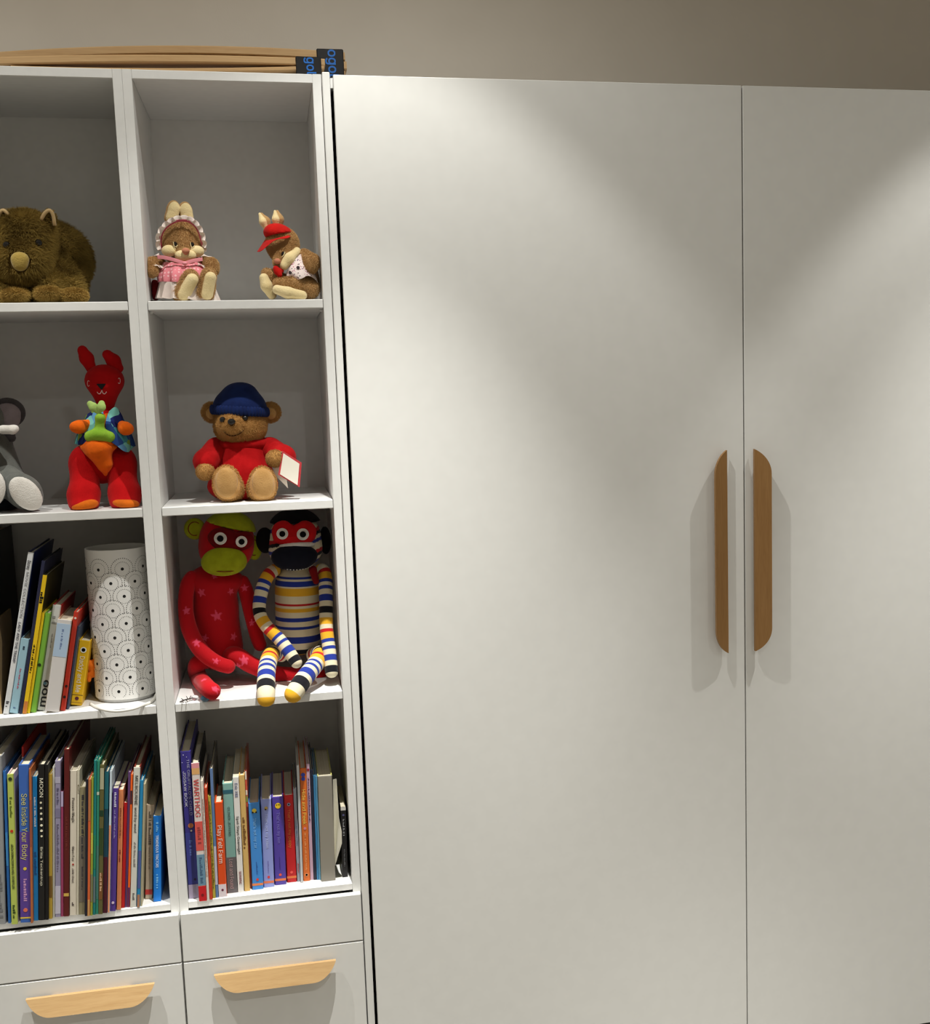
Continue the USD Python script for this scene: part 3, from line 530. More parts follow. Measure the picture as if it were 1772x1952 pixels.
h0 = obj('head', hd, M_WBR, w, smooth=True)
nz = at(38, 499, .01); fur('fur', hd, M_WB, h0, 40000, 0.0115, 0.0008, 0.5, 2, keep=lambda P: np.linalg.norm(P - at(38, 499, .02), axis=1) > 0.019)
q = on(hd, 38, 499)[1]
obj('nose', soft([E((38, 500, q - .004), 15, 12, 17), E((38, 493, q - .003), 16, 11, 12)], 0.006, 0.002), M_NOSE, h0, smooth=True, label='pale olive nose')
for u, tx in ((6, -1), (93, 1)):
    e = soft([C((u - 8 * tx, 432, .062), (u, 414, .056), 15, 11), C((u, 414, .056), (u + 1 * tx, 408, .056), 11, 5)], 0.005, 0.0022); e.vertices[:, 1] = at(u, 420, .058)[1] + (e.vertices[:, 1] - at(u, 420, .058)[1]) * .6
    e0 = obj('ear', e, M_WBR, h0, smooth=True); fur('fur', e, M_WB, e0, 1800, 0.006, 0.001, 0.2, u)
    obj('ear_edge', tube(spline([at(u - 15 * tx, 420, .046), at(u - 8 * tx, 407, .044), at(u + 1 * tx, 401, .044), at(u + 8 * tx, 410, .046), at(u + 11 * tx, 430, .05)], 16), px(3.6, u, 410, .06), 8), M_EARW, e0, smooth=True, label='pale cream ear edge')
for u, v in ((73, 463), (13, 467)): obj('eye', ball(on(hd, u, v, .009), 0.0066), M_EYE, h0, smooth=True)
for u, v, y in ((92, 560, .03), (30, 563, .03), (140, 564, .035)):
    p = soft([E((u, v, y), 24, 24, 11)], 0.004, 0.003, cut=above(Z1 + .001)); p0 = obj('paw', p, M_WBL, w, smooth=True); fur('fur', p, M_WBL, p0, 6000, 0.006, 0.0008, 0.3, int(u))

cell('right', Z1)
# ---- bonnet rabbit
M_RB = plush('rabbit_brown', (190, 152, 102), (170, 132, 84)); M_RBF = hair('rabbit_fur', (214, 176, 122), (188, 148, 96)); M_CR = plush('rabbit_cream', (238, 218, 168), (226, 204, 150)); M_CRF = hair('rabbit_cream_fur', (234, 212, 158), (218, 194, 138))
M_PINK = mat('pink_dotted_cotton', {'g': ('geometry', {}), 'v': ('voronoi_texture', {'scale': 150, 'randomness': 0.35}), 'c': ('math', {'math_type': 'less_than', 'value2': 0.33}),
             'm': ('mix', {'color1': lin((232, 138, 148)), 'color2': lin((246, 192, 196))}), 'p': ('principled_bsdf', {'roughness': 0.85, 'specular_ior_level': 0.15})},
             [('g.position', 'v.vector'), ('v.distance', 'c.value1'), ('c.value', 'm.fac'), ('m.color', 'p.base_color')])
M_PINKD = cloth('pink_cotton', (206, 96, 116)); M_LACE = cloth('white_lace', (240, 228, 218), (226, 208, 200)); M_RIB = plain('pink_satin_ribbon', (238, 150, 160), 0.4, 0.5); M_NOSEP = cloth('pink_nose', (206, 136, 106)); M_DRED = cloth('dark_red_cloth', (140, 30, 34))
def ruffle(path, width, waves, amp, n=220, out=None, th=0.0007):     # a gathered lace frill along a path; out: direction per point
    p = spline(path, n); t = np.gradient(p, axis=0); t /= np.linalg.norm(t, axis=1, keepdims=True)
    o = np.array([out(q) for q in p]); o -= (o * t).sum(1, keepdims=True) * t; o /= np.linalg.norm(o, axis=1, keepdims=True)
    nrm = np.cross(t, o); ph = np.sin(np.linspace(0, waves * 2 * PI, n))[:, None]; ph2 = np.cos(np.linspace(0, waves * 2 * PI, n))[:, None]
    rows = [p + o * width * s + nrm * amp * s * ph + t * amp * 0.7 * s * ph2 for s in (0, 0.35, 0.7, 1.0)]
    v = np.concatenate(rows); f = []
    for r in range(3):
        a = np.arange(n - 1) + r * n; f += [np.stack([a, a + 1, a + n + 1], 1), np.stack([a, a + n + 1, a + n], 1)]
    return thick(v, np.vstack(f), th)
def thick(v, f, th):                          # cloth with two sides and hems
    m = trimesh.Trimesh(v, f, process=False); n = m.vertex_normals; k = len(v)
    e = np.sort(m.edges, axis=1); u, ix, ct = np.unique(e, axis=0, return_index=True, return_counts=True); be = m.edges[ix[ct == 1]]
    v2 = np.vstack([v + n * th / 2, v - n * th / 2]); f2 = [f, f[:, ::-1] + k, np.stack([be[:, 1], be[:, 0], be[:, 0] + k], 1), np.stack([be[:, 1], be[:, 0] + k, be[:, 1] + k], 1)]
    return trimesh.Trimesh(v2, np.vstack(f2), process=False)
def skirt(top, bot, n=120, waves=9, amp=0.004, rows=8, bulge=0.0):    # cloth between two closed or open rows of points
    a, b = spline(top, n), spline(bot, n); v = []
    cen = (a.mean(0) + b.mean(0)) / 2
    for r in range(rows):
        s = r / (rows - 1); p = a * (1 - s) + b * s; d = p - cen; d[:, 2] = 0; d /= np.linalg.norm(d, axis=1, keepdims=True) + 1e-9
        v.append(p + d * (amp * s * np.sin(np.linspace(0, waves * 2 * PI, n))[:, None] + bulge * math.sin(PI * s)))
    v = np.concatenate(v); f = []
    for r in range(rows - 1):
        q = np.arange(n - 1) + r * n; f += [np.stack([q, q + 1, q + n + 1], 1), np.stack([q, q + n + 1, q + n], 1)]
    return thick(v, np.vstack(f), 0.0008)
r1 = toy('plush_rabbit', 'plush rabbit in a frilled pink bonnet and dotted pink dress', 'plush toy')
YR = 0.085
hd = soft([E((348, 452, YR), 33, 32, 36), E((348, 470, YR - .005), 35, 30, 24), E((352, 481, YR - .026), 17, 12, 12)], 0.012, 0.0025)
h0 = obj('head', hd, M_RB, r1, smooth=True)
fur('fur', hd, M_RBF, h0, 14000, 0.0036, 0.0005, 0.3, 3, keep=lambda P: P[:, 2] > at(348, 474, YR)[2])
for a in ((322, 478, .052), (375, 479, .055)): 
    m = soft([E(a, 14, 11, 11)], 0.004, 0.002); obj('cheek', m, M_CR, h0, smooth=True, label='cream cheek')
obj('muzzle', soft([E((346, 487, .048), 13, 10, 10), E((362, 487, .048), 12, 10, 10), E((352, 493, .055), 17, 10, 9)], 0.006, 0.002), M_CR, h0, smooth=True, label='cream muzzle')
obj('nose', soft([E((354, 478, .036), 7.5, 5, 5.5), E((354, 482, .038), 4, 4, 4)], 0.003, 0.0012), M_NOSEP, h0, smooth=True, label='pink nose')
for u, v in ((334, 466), (366.5, 467)):
    q = on(hd, u, v)[1]; obj('eye', ball(at(u, v, q - .002), (0.0036, 0.003, 0.005)), M_EYE, h0, smooth=True)
    obj('eyelid', tube([at(u - 4, v - 5, q - .006), at(u - 2.5, v + 3, q - .007), at(u + 2, v + 5, q - .007), at(u + 4, v + 1, q - .006)], 0.0009, 6), M_CR, h0, smooth=True, label='pale eye rim')
for (u0, v0, u1, v1, wd_) in ((326, 416, 331, 393, 12), (355, 414, 352.5, 396, 12.5)):
    e = soft([C((u0, v0, .098), (u1, v1 + 3, .098), wd_ + 1, wd_ + .5), C((u1, v1 + 3, .098), (u1, v1 - 4, .098), wd_ + .5, wd_ - 5)], 0.004, 0.0022); e.vertices[:, 1] = at(u0, v0, .098)[1] + (e.vertices[:, 1] - at(u0, v0, .098)[1]) * 0.55
    e0 = obj('ear', e, M_RB, h0, smooth=True); i_ = soft([C((u0 + 1.5, v0, .090), (u1 + 1.5, v1 + 3, .090), wd_ - .5, wd_ - 1.5), C((u1 + 1.5, v1 + 3, .090), (u1 + 1.5, v1 - 3, .090), wd_ - 1.5, wd_ - 7)], 0.004, 0.002); i_.vertices[:, 1] = at(u0, v0, .090)[1] + (i_.vertices[:, 1] - at(u0, v0, .090)[1]) * 0.5
    obj('inner_ear', i_, M_CR, e0, smooth=True, label='pale yellow ear lining')
bon = [(310, 476, .072), (308, 456, .062), (314, 440, .055), (326, 429, .051), (340, 423, .049), (356, 423, .049), (368, 430, .051), (377, 443, .056), (382, 461, .063), (382, 474, .072)]
cap = soft([E((347, 456, YR + .012), 38, 34, 38)], 0.004, 0.003, cut=lambda P: (YR - .014) - P[..., 1] + 0.35 * (P[..., 2] - at(348, 440, YR)[2]) * 0)
obj('bonnet', cap, M_PINK, r1, smooth=40, label='pink bonnet')
hc = at(348, 455, YR)
obj('bonnet_brim', ruffle([at(*q) for q in bon], 0.006, 2.5, 0.001, out=lambda q: (q - hc) * np.array([1, 0.2, 1]) + np.array([0, -.03, 0])), M_PINKD, r1, smooth=True, label='deeper pink bonnet brim')
obj('bonnet_frill', ruffle([at(u + (u - 346) * .07, v + (v - 455) * .09, y - .004) for u, v, y in bon], 0.0082, 13, 0.0034, out=lambda q: (q - hc) * np.array([1, 0.1, 1]) + np.array([0, -.012, 0])), M_LACE, r1, smooth=True, label='white lace frill')
bd = soft([E((350, 520, .10), 36, 34, 36), E((350, 545, .10), 42, 36, 28)], 0.015, 0.003, cut=above(Z1 + .001)); obj('body', bd, M_RB, r1, smooth=True)
tp = [(388, 500, .09), (376, 500, .056), (352, 502, .046), (330, 500, .052), (314, 500, .066), (310, 500, .1)]
bt = [(410, 546, .10), (397, 543, .048), (360, 539, .030), (322, 537, .036), (306, 537, .06), (303, 540, .11)]
obj('dress', skirt([at(*q) for q in tp], [at(*q) for q in bt], waves=8, amp=0.0035, bulge=0.006), M_PINK, r1, smooth=True, label='pink dotted dress')
lc = at(350, 520, .12)
obj('dress_frill', ruffle([at(*q) for q in bt], 0.028, 9, 0.004, out=lambda q: np.array([(q - lc)[0] * .25, (q - lc)[1] * .12, -0.03])), M_LACE, r1, smooth=True, label='white lace hem') if False else obj('dress_frill', ruffle([at(*q) for q in bt], 0.031, 8, 0.0042, out=lambda q: np.array([(q - lc)[0] * .12, (q - lc)[1] * .05, -0.03])), M_LACE, r1, smooth=True, label='white lace hem')
obj('underskirt', soft([E((296, 553, .11), 10, 16, 20)], 0.004, 0.003, cut=above(Z1 + .001)), M_DRED, r1, smooth=True, label='dark red underskirt')
for sx, cu in ((-1, 305), (1, 389)):
    obj('sleeve_frill', ruffle([at(cu + 12 * math.cos(t), 497 + 9 * math.sin(t), .07 + .016 * math.cos(t * 1.0 + 1)) for t in np.linspace(0, 2 * PI, 9)], 0.006, 7, 0.002, 90, out=lambda q, c=at(cu, 497, .07): q - c), M_LACE, r1, smooth=True)
for pts in ([(300, 490, .05), (314, 491, .042), (334, 496, .038), (352, 502, .036)], [(352, 502, .036), (368, 497, .038), (386, 494, .046)]):
    p = spline([at(*q) for q in pts], 24); obj('ribbon', thick(np.vstack([p + (0, 0, .0034), p - (0, 0, .0034)]), np.vstack([np.stack([np.arange(23), np.arange(23) + 1, np.arange(23) + 25], 1), np.stack([np.arange(23), np.arange(23) + 25, np.arange(23) + 24], 1)]), 0.0008), M_RIB, r1, smooth=True)
obj('ribbon', soft([E((352, 502, .034), 5, 4, 4)], .002, .0012), M_RIB, r1, smooth=True)
for pts in ([(304, 500, .085), (290, 504, .066), (290, 518, .054)], [(388, 500, .08), (403, 505, .062), (406, 514, .055)]):
    m = soft([C(pts[0], pts[1], 9, 11), C(pts[1], pts[2], 11, 10)], 0.006, 0.0025); a0 = obj('arm', m, M_RB, r1, smooth=True); fur('fur', m, M_RBF, a0, 4000, 0.0034, 0.0005, 0.3, int(pts[0][0]))
for k, (k0, k1, kt, fw) in enumerate((((366, 533, .02), (350, 561, .026), (352, 540, .06), 15), ((401, 529, .02), (394, 560, .026), (392, 545, .06), 14))):
    m = soft([C((k0[0] - 3, k0[1] - 5, k0[2] + .013), (k1[0] - 4, k1[1] - 2, k1[2] + .012), fw - 1, fw + 1), C((k1[0] - 3, k1[1] - 3, k1[2] + .014), kt, fw, fw + 3)], 0.006, 0.0025, cut=above(Z1 + .001))
    l0 = obj('leg', m, M_RB, r1, smooth=True); fur('fur', m, M_RBF, l0, 5000, 0.0034, 0.0005, 0.3, 50 + k)
    m = soft([C(k0, k1, fw - 3, fw - 2)], 0.004, 0.002); m.vertices[:, 1] = at(*k0)[1] + (m.vertices[:, 1] - at(*k0)[1]) * 0.75 + 0.002
    m = soft([C((k0[0], k0[1], k0[2] + .004), (k1[0], k1[1], k1[2] + .004), fw - 3, fw - 2)], 0.004, 0.002, cut=above(Z1 + .0012))
    s0 = obj('foot_sole', m, M_CR, l0, smooth=True, label='cream foot sole'); fur('fur', m, M_CRF, s0, 3500, 0.004, 0.0006, 0.2, 60 + k) if False else None

# ---- red-hatted rabbit
r2 = toy('plush_rabbit', 'plush rabbit in a red hat slumped against the right bookcase side', 'plush toy')
M_REDH = cloth('red_felt', (200, 26, 20)); M_SPRIG = mat('sprigged_cotton', {'g': ('geometry', {}), 'v': ('voronoi_texture', {'scale': 260, 'randomness': 0.9}), 'c': ('math', {'math_type': 'less_than', 'value2': 0.3}),
             'n': ('white_noise_texture', {}), 'r': ('rgb_ramp', {'ramp': [(0, lin((110, 80, 120))), (0.4, lin((206, 120, 150))), (0.75, lin((90, 110, 90))), (1.0, lin((70, 60, 80)))]}),
             'm': ('mix', {'color1': lin((242, 226, 222))}), 'p': ('principled_bsdf', {'roughness': 0.85, 'specular_ior_level': 0.15})},
             [('g.position', 'v.vector'), ('v.distance', 'c.value1'), ('v.color', 'n.vector'), ('n.value', 'r.fac'), ('r.color', 'm.color2'), ('c.value', 'm.fac'), ('m.color', 'p.base_color')])
Y2 = 0.08
hd = soft([E((538, 465, Y2), 30, 30, 30), E((542, 482, Y2 - .012), 24, 22, 20), C((540, 485, Y2 - .02), (530, 500, Y2 - .035), 15, 9)], 0.01, 0.0025)
h0 = obj('head', hd, M_RB, r2, smooth=True); ch = at(548, 497, Y2 - .03)
fur('fur', hd, M_RBF, h0, 12000, 0.0036, 0.0005, 0.3, 5, keep=lambda P: np.linalg.norm((P - at(552, 492, Y2 - .03)), axis=1) > 0.014)
m = soft([C((565, 480, .058), (551, 494, .042), 9, 11), C((551, 494, .042), (541, 506, .04), 10, 9)], 0.005, 0.002); obj('cheek', m, M_CR, h0, smooth=True, label='cream cheek')
q = on(hd, 529, 498)[1]; obj('nose', soft([E((528.5, 498, q - .003), 6.5, 6, 5.5)], 0.003, 0.0015), M_NOSEP, h0, smooth=True, label='pink nose')
q = on(hd, 540, 485)[1]; obj('eye', ball(at(540, 485, q - .002), (0.004, 0.0035, 0.0055)), M_EYE, h0, smooth=True)
obj('eyelid', tube([at(543, 480, q - .005), at(541, 486, q - .006), at(537, 490, q - .005)], 0.0010, 6), M_CR, h0, smooth=True, label='pale eye rim')
for (u0, v0, u1, v1, wd_, iu) in ((510, 436, 496, 409, 9, -3), (531, 432, 526, 404, 9, -4)):
    e = soft([C((u0, v0, .10), ((u0 + u1) / 2 + 2, (v0 + v1) / 2, .10), wd_ - 2, wd_ + 1), C(((u0 + u1) / 2 + 2, (v0 + v1) / 2, .10), (u1 + 2, v1, .10), wd_ + 1, wd_ - 5)], 0.004, 0.002); e0 = obj('ear', e, M_RB, h0, smooth=True)
    obj('inner_ear', soft([C((u0 + iu, v0, .095), ((u0 + u1) / 2 + iu + 1, (v0 + v1) / 2, .093), wd_ - 4, wd_ - 2), C(((u0 + u1) / 2 + iu + 1, (v0 + v1) / 2, .093), (u1 + iu + 2, v1 - 1, .095), wd_ - 2, wd_ - 6)], 0.004, 0.0018), M_CR, e0, smooth=True, label='cream ear lining')
hat = soft([E((531, 447, Y2 - .004), 29, 31, 18, roty(14)), E((531, 440, Y2 - .004), 21, 24, 12, roty(12))], 0.006, 0.0025, cut=lambda P: (at(531, 449, Y2)[2] - 0.16 * (P[..., 0] - at(531, 449, Y2)[0]) * -1) - P[..., 2])
o = obj('hat', hat, M_REDH, r2, smooth=40, label='red felt hat')
brim = skirt([at(*q) for q in ((556, 446, .075), (545, 450, .048), (528, 454, .044), (512, 458, .055), (506, 456, .08))], [at(*q) for q in ((558, 449, .07), (546, 454, .040), (524, 458, .034), (497, 478, .045), (490, 480, .075))], n=60, waves=1, amp=0.001, rows=5)
obj('hat_brim', brim, M_REDH, o, smooth=True)
bd = soft([E((582, 530, .09), 26, 32, 36), E((585, 548, .08), 24, 32, 22)], 0.012, 0.003, cut=above(Z1 + .001)); obj('body', bd, M_RB, r2, smooth=True)
vest = skirt([at(*q) for q in ((578, 480, .055), (566, 490, .04), (553, 508, .036), (546, 520, .045))], [at(*q) for q in ((606, 540, .055), (590, 526, .032), (572, 532, .026), (556, 536, .034))], n=60, waves=2, amp=0.0015, rows=7, bulge=0.004)
o = obj('waistcoat', vest, M_SPRIG, r2, smooth=True, label='white sprigged waistcoat')
for u, v in ((568, 510), (553, 520)):
    d = trimesh.creation.cylinder(0.003, 0.0016, sections=16); d.apply_transform(trimesh.transformations.rotation_matrix(PI / 2, (1, 0, 0))); d.apply_translation(at(u, v, .0265)); obj('button', d, plain('dark_button', (60, 50, 54), 0.3), o)
obj('neckerchief', soft([C((526, 512, .036), (533, 524, .034), 6, 5), C((536, 516, .04), (528, 518, .036), 5, 6)], .003, .0016), M_REDH, r2, smooth=True, label='red neckerchief')
m = soft([C((580, 488, .06), (594, 500, .045), 12, 14), C((594, 500, .045), (591, 508, .042), 14, 13)], 0.006, 0.0025); a0 = obj('arm', m, M_RB, r2, smooth=True); fur('fur', m, M_RBF, a0, 4000, 0.0034, 0.0005, 0.3, 9)
for k, (leg, sole) in enumerate((([(590, 550, .06), (560, 542, .04), (530, 540, .032)], [(576, 563, .022), (548, 558, .018), (528, 552, .02)]), ([(556, 548, .07), (524, 532, .06), (508, 521, .055)], [(518, 562, .052), (508, 545, .046), (503, 530, .046)]))):
    m = soft([C(leg[0], leg[1], 18, 14), C(leg[1], leg[2], 14, 9)], 0.008, 0.0025, cut=above(Z1 + .001)); l0 = obj('leg', m, M_RB, r2, smooth=True); fur('fur', m, M_RBF, l0, 5000, 0.0034, 0.0005, 0.3, 70 + k)
    obj('foot_sole', soft([C(sole[0], sole[1], 9, 11), C(sole[1], sole[2], 11, 9)], 0.004, 0.002, cut=above(Z1 + .0012)), M_CR, l0, smooth=True, label='cream foot sole')

cell('left', Z2)
# ---- grey elephant at the left edge
M_EG = plush('elephant_grey', (112, 114, 108), (98, 100, 96)); M_EGD = plush('elephant_dark_grey', (82, 78, 80), (68, 64, 66)); M_EGI = plush('elephant_ear_lining', (146, 134, 138), (128, 118, 122)); M_EW = plush('elephant_white', (236, 232, 226), (222, 216, 208)); M_NAVY = cloth('elephant_navy', (36, 40, 46))
el = toy('plush_elephant', 'grey plush elephant with white soles cut by the left edge', 'plush toy')
obj('body', soft([C((-18, 850, .15), (-14, 915, .14), 40, 58), E((-14, 935, .14), 66, 62, 40)], 0.015, 0.003, cut=above(Z2 + .001)), M_EG, el, smooth=True)
h0 = obj('head', soft([E((-28, 800, .13), 38, 38, 42), C((-30, 815, .10), (-24, 850, .07), 17, 12)], 0.01, 0.003), M_EG, el, smooth=True)
m = soft([E((14, 787, .14), 33, 10, 29), C((6, 800, .14), (22, 835, .14), 18, 8)], 0.008, 0.0025); e0 = obj('ear', m, M_EGD, h0, smooth=True, label='dark grey ear')
obj('inner_ear', soft([E((14, 790, .124), 25, 6, 22), E((20, 804, .124), 15, 6, 12)], 0.008, 0.002), M_EGI, e0, smooth=True, label='pink-grey ear lining')
obj('tusk', soft([C((6, 819, .085), (24, 819, .075), 9, 8.5), C((24, 819, .075), (29, 817, .075), 8.5, 7)], 0.004, 0.002), M_EW, h0, smooth=True, label='white tusk')
for k, (a, b, s, rr) in enumerate((((10, 915, .11), (46, 938, .05), (49, 941, .018), 1.0), ((-36, 915, .11), (-20, 930, .04), (-16, 932, .008), 1.0))):
    R = roty(-36) if k == 0 else roty(10)
    m = soft([C(a, b, 30, 30), E(b, 28, 26, 40, R)], 0.01, 0.003, cut=above(Z2 + .001)); l0 = obj('leg', m, M_EG, el, smooth=True)
    obj('foot_sole', soft([E(s, 25, 9, 37, R)], 0.004, 0.0025, cut=above(Z2 + .0015)), M_EW, l0, smooth=True, label='white foot sole')
obj('trousers', soft([E((14, 958, .11), 24, 40, 17)], 0.004, 0.003, cut=above(Z2 + .0012)), M_NAVY, el, smooth=True, label='dark navy seat')

# ---- red long-eared toy with orange pouch
M_RED = cloth('red_velour', (192, 15, 19), (178, 10, 15)); M_ORG = cloth('orange_velour', (240, 106, 18)); M_ORD = cloth('orange_sole', (226, 112, 24)); M_GRN = cloth('green_jersey', (146, 190, 62), (126, 170, 48)); M_GRL = cloth('pale_green_cotton', (176, 206, 116))
M_PATCH = mat('patchwork_cotton', {'g': ('geometry', {}), 'mp': ('mapping', {'rotation': (0.3, 0.5, 0.2)}), 'v': ('voronoi_texture', {'scale': 38, 'randomness': 0.45, 'metric': 'chebychev'}), 's': ('separate_color', {}),
              'r': ('rgb_ramp', {'interpolate': False, 'ramp': [(0.0, lin((40, 70, 130))), (0.25, lin((96, 150, 190))), (0.4, lin((60, 130, 140))), (0.55, lin((120, 190, 180))), (0.7, lin((30, 40, 100))), (0.84, lin((120, 150, 60)))]}),
              'p': ('principled_bsdf', {'roughness': 0.9, 'specular_ior_level': 0.15})}, [('g.position', 'mp.vector'), ('mp.vector', 'v.vector'), ('v.color', 's.color'), ('s.r', 'r.fac'), ('r.color', 'p.base_color')])
k1 = toy('plush_kangaroo', 'red long-eared plush kangaroo with an orange pouch and green joey', 'plush toy')
YK = 0.10
hd = soft([E((199, 724, YK), 35.5, 34, 29), C((200, 735, YK - .005), (202, 775, YK), 30, 15)], 0.012, 0.003); h0 = obj('head', hd, M_RED, k1, smooth=True)
for pts in ([(175, 705, .10), (165, 683, .10), (157, 668, .095)], [(226, 702, .10), (216, 688, .095), (204, 676, .085)]):
    m = soft([C(pts[0], pts[1], 9, 13), C(pts[1], pts[2], 13, 9.5)], 0.004, 0.0025); m.vertices[:, 1] = at(*pts[0])[1] + (m.vertices[:, 1] - at(*pts[0])[1]) * 0.7; obj('ear', m, M_RED, h0, smooth=True)
sf = lambda u, v, o=.0006: on(hd, u, v, o)
c_ = sf(193, 736.5); s_ = px(1, 193, 737, c_[1]); nz = prism(Polygon([(-7, 4), (7, 4), (0, -5)]).buffer(1), 0.003)
v = nz.vertices.copy(); nz.vertices = np.stack([c_[0] + v[:, 0] * s_, c_[1] + .002 - v[:, 2], c_[2] + v[:, 1] * s_], 1); nz.fix_normals(); obj('nose', nz, M_BLACKT, h0, label='black stitched nose')
for w_ in (((185, 747), (187.5, 750.5), (191.5, 750), (194, 743.5)), ((194, 743.5), (196.5, 750), (200, 750.5), (203, 747))): obj('mouth', tube(spline([sf(*q) for q in w_], 16), 0.0009, 6), M_PINKT, h0, smooth=True, label='pale stitched mouth')
for u, v in ((168.5, 731), (227, 726)): obj('eye', tube([sf(u + 2 * math.cos(t) * (1 if u < 200 else -1), v + 5.5 * math.sin(t)) for t in np.linspace(0.6, 5.6, 14)], 0.0007, 6), M_PINKT, h0, smooth=True, label='pale stitched eye')
obj('neck', soft([C((201, 775, YK), (203, 800, YK), 15, 14)], .004, .0025), M_RED, k1, smooth=True)
obj('body', soft([C((203, 805, YK), (196, 845, YK), 27, 36), E((194, 880, YK + .01), 46, 42, 42)], 0.015, 0.003), M_RED, k1, smooth=True)
obj('chest', soft([C((204, 800, YK - .012), (203, 830, YK - .02), 15, 20)], .006, .0025), M_ORG, k1, smooth=True, label='orange chest')
for a, b, c_, sx in (((172, 812, .075), (150, 814, .055), (143, 814, .05), -1), ((230, 814, .075), (240, 817, .05), (244, 818, .05), 1)):
    obj('arm', soft([C(a, b, 13, 12.5), C(b, c_, 12.5, 10.5)], .004, .0025), M_ORG, k1, smooth=True, label='orange arm')
for sd, tp_, bt_ in ((-1, [(196, 782, .075), (182, 782, .07), (166, 790, .085), (160, 800, .12)], [(186, 834, .048), (170, 842, .045), (152, 848, .065), (142, 846, .12)]), (1, [(208, 784, .075), (220, 776, .072), (230, 788, .085), (236, 800, .12)], [(206, 836, .05), (222, 850, .045), (242, 862, .062), (258, 850, .12)])):
    o = obj('waistcoat', skirt([at(*q) for q in tp_], [at(*q) for q in bt_], n=60, waves=2, amp=.002, rows=8, bulge=.006), M_PATCH, k1, smooth=True, label='blue and green patchwork waistcoat half')
for a, c_, f_ in (((162, 880, .095), (159, 946, .066), (160, 962, .05)), ((230, 881, .095), (238, 944, .066), (238, 959, .05))):
    m = soft([E(a, 28, 30, 32), C((a[0], a[1] + 10, a[2]), (c_[0] + (2 if a[0] < 200 else -2), c_[1] - 12, c_[2] + .006), 27, 27), E((c_[0], c_[1], c_[2]), 30, 34, 27), E(f_, 26, 32, 16)], 0.012, 0.003, cut=above(Z2 + .001))
    l0 = obj('leg', m, M_RED, k1, smooth=True)
    m = soft([E((f_[0] + 2, f_[1] + 1, f_[2] - .014), 25, 21, 11, roty(-8 if a[0] < 200 else 8))], 0.004, 0.0025, cut=above(Z2 + .0012)); obj('foot_sole', m, M_ORD, l0, smooth=True, label='orange foot sole')
pv = soft([E((188, 852, .060), 34, 15, 11), C((188, 856, .058), (199, 884, .064), 27, 14), C((199, 884, .064), (201, 904, .07), 14, 4)], .008, .0025)
o = obj('pouch', pv, M_ORG, k1, smooth=True, label='orange pouch')
obj('pouch_hem', tube(spline([at(*q) for q in ((155, 850, .066), (168, 845, .050), (188, 842, .042), (208, 844, .048), (221, 848, .066))], 30), px(4.5, 190, 842, .045), 8), M_ORG, o, smooth=True)
jy = soft([C((191, 798, .044), (189, 822, .046), 8.5, 9), E((191, 796, .040), 9, 8, 8), C((172, 832, .048), (208, 833, .048), 11, 11), E((189, 828, .044), 18, 14, 12)], 0.006, 0.002)
o = obj('joey', jy, M_GRN, k1, smooth=True, label='green joey in the pouch')
for a, b, c_ in (((188, 788, .04), (178, 776, .038), (172, 770, .042)), ((190, 786, .04), (193, 776, .036), (194, 769, .04))):
    m = soft([C(a, b, 3, 8), C(b, c_, 8, 6)], .003, .0016); m.vertices[:, 1] = at(*b)[1] + (m.vertices[:, 1] - at(*b)[1]) * 0.5; obj('joey_ear', m, M_GRL, o, smooth=True, label='pale green joey ear')

cell('right', Z2)
# ---- plain teddy bear with a knitted cap
M_TB = plush('teddy_brown', (196, 150, 88), (174, 128, 70)); M_TBF = hair('teddy_fur', (208, 162, 98), (178, 134, 76)); M_TS = plush('teddy_sole', (190, 148, 92), (172, 130, 76)); M_JUM = cloth('red_jumper_wool', (190, 20, 24), (172, 12, 16)); M_KNIT = cloth('navy_knit', (26, 44, 96), (20, 34, 80))
tb = toy('teddy_bear', 'brown teddy bear with a navy knitted cap and plain red jumper', 'plush toy')
YT = 0.12
hd = soft([E((458, 805, YT), 48, 44, 44), E((441, 812, YT - .040), 26, 26, 23), E((458, 818, YT - .01), 44, 38, 28)], 0.012, 0.003); h0 = obj('head', hd, M_TB, tb, smooth=True)
fur('fur', hd, M_TBF, h0, 14000, 0.0042, 0.0005, 0.3, 11)
q = on(hd, 441, 805)[1]; obj('nose', soft([E((441, 804, q - .003), 7.5, 6, 6), C((441, 807, q - .003), (441, 810, q - .002), 4.5, 2.5)], .002, .0014), M_EYE, h0, smooth=True, label='black nose')
for u, v in ((467, 797), (424, 800)): obj('eye', ball(on(hd, u, v, .003), 0.0056), M_EYE, h0, smooth=True)
obj('mouth', tube(spline([on(hd, u, v, .003) for u, v in ((426, 822), (434, 829), (444, 831), (456, 827), (464, 820))], 20), .0011, 6), plain('brown_thread', (70, 44, 24), .8, .1), h0, smooth=True, label='stitched smile')
for u in (404, 515):
    m = soft([E((u, 786, YT + .01), 19, 9, 19)], .004, .0025); e0 = obj('ear', m, M_TB, h0, smooth=True); fur('fur', m, M_TBF, e0, 3000, 0.0036, 0.0005, 0.2, u)
    obj('inner_ear', soft([E((u, 788, YT + .002), 12, 5, 12)], .003, .002), M_TS, e0, smooth=True)
capm = soft([E((457, 782, YT), 51, 48, 46, roty(4)), E((458, 745, YT), 26, 26, 15)], 0.015, 0.003, cut=lambda P: at(457, 784, YT)[2] - P[..., 2] - 0.08 * (P[..., 0] - at(457, 784, YT)[0]))
o = obj('cap', capm, M_KNIT, tb, smooth=40, label='navy knitted cap')
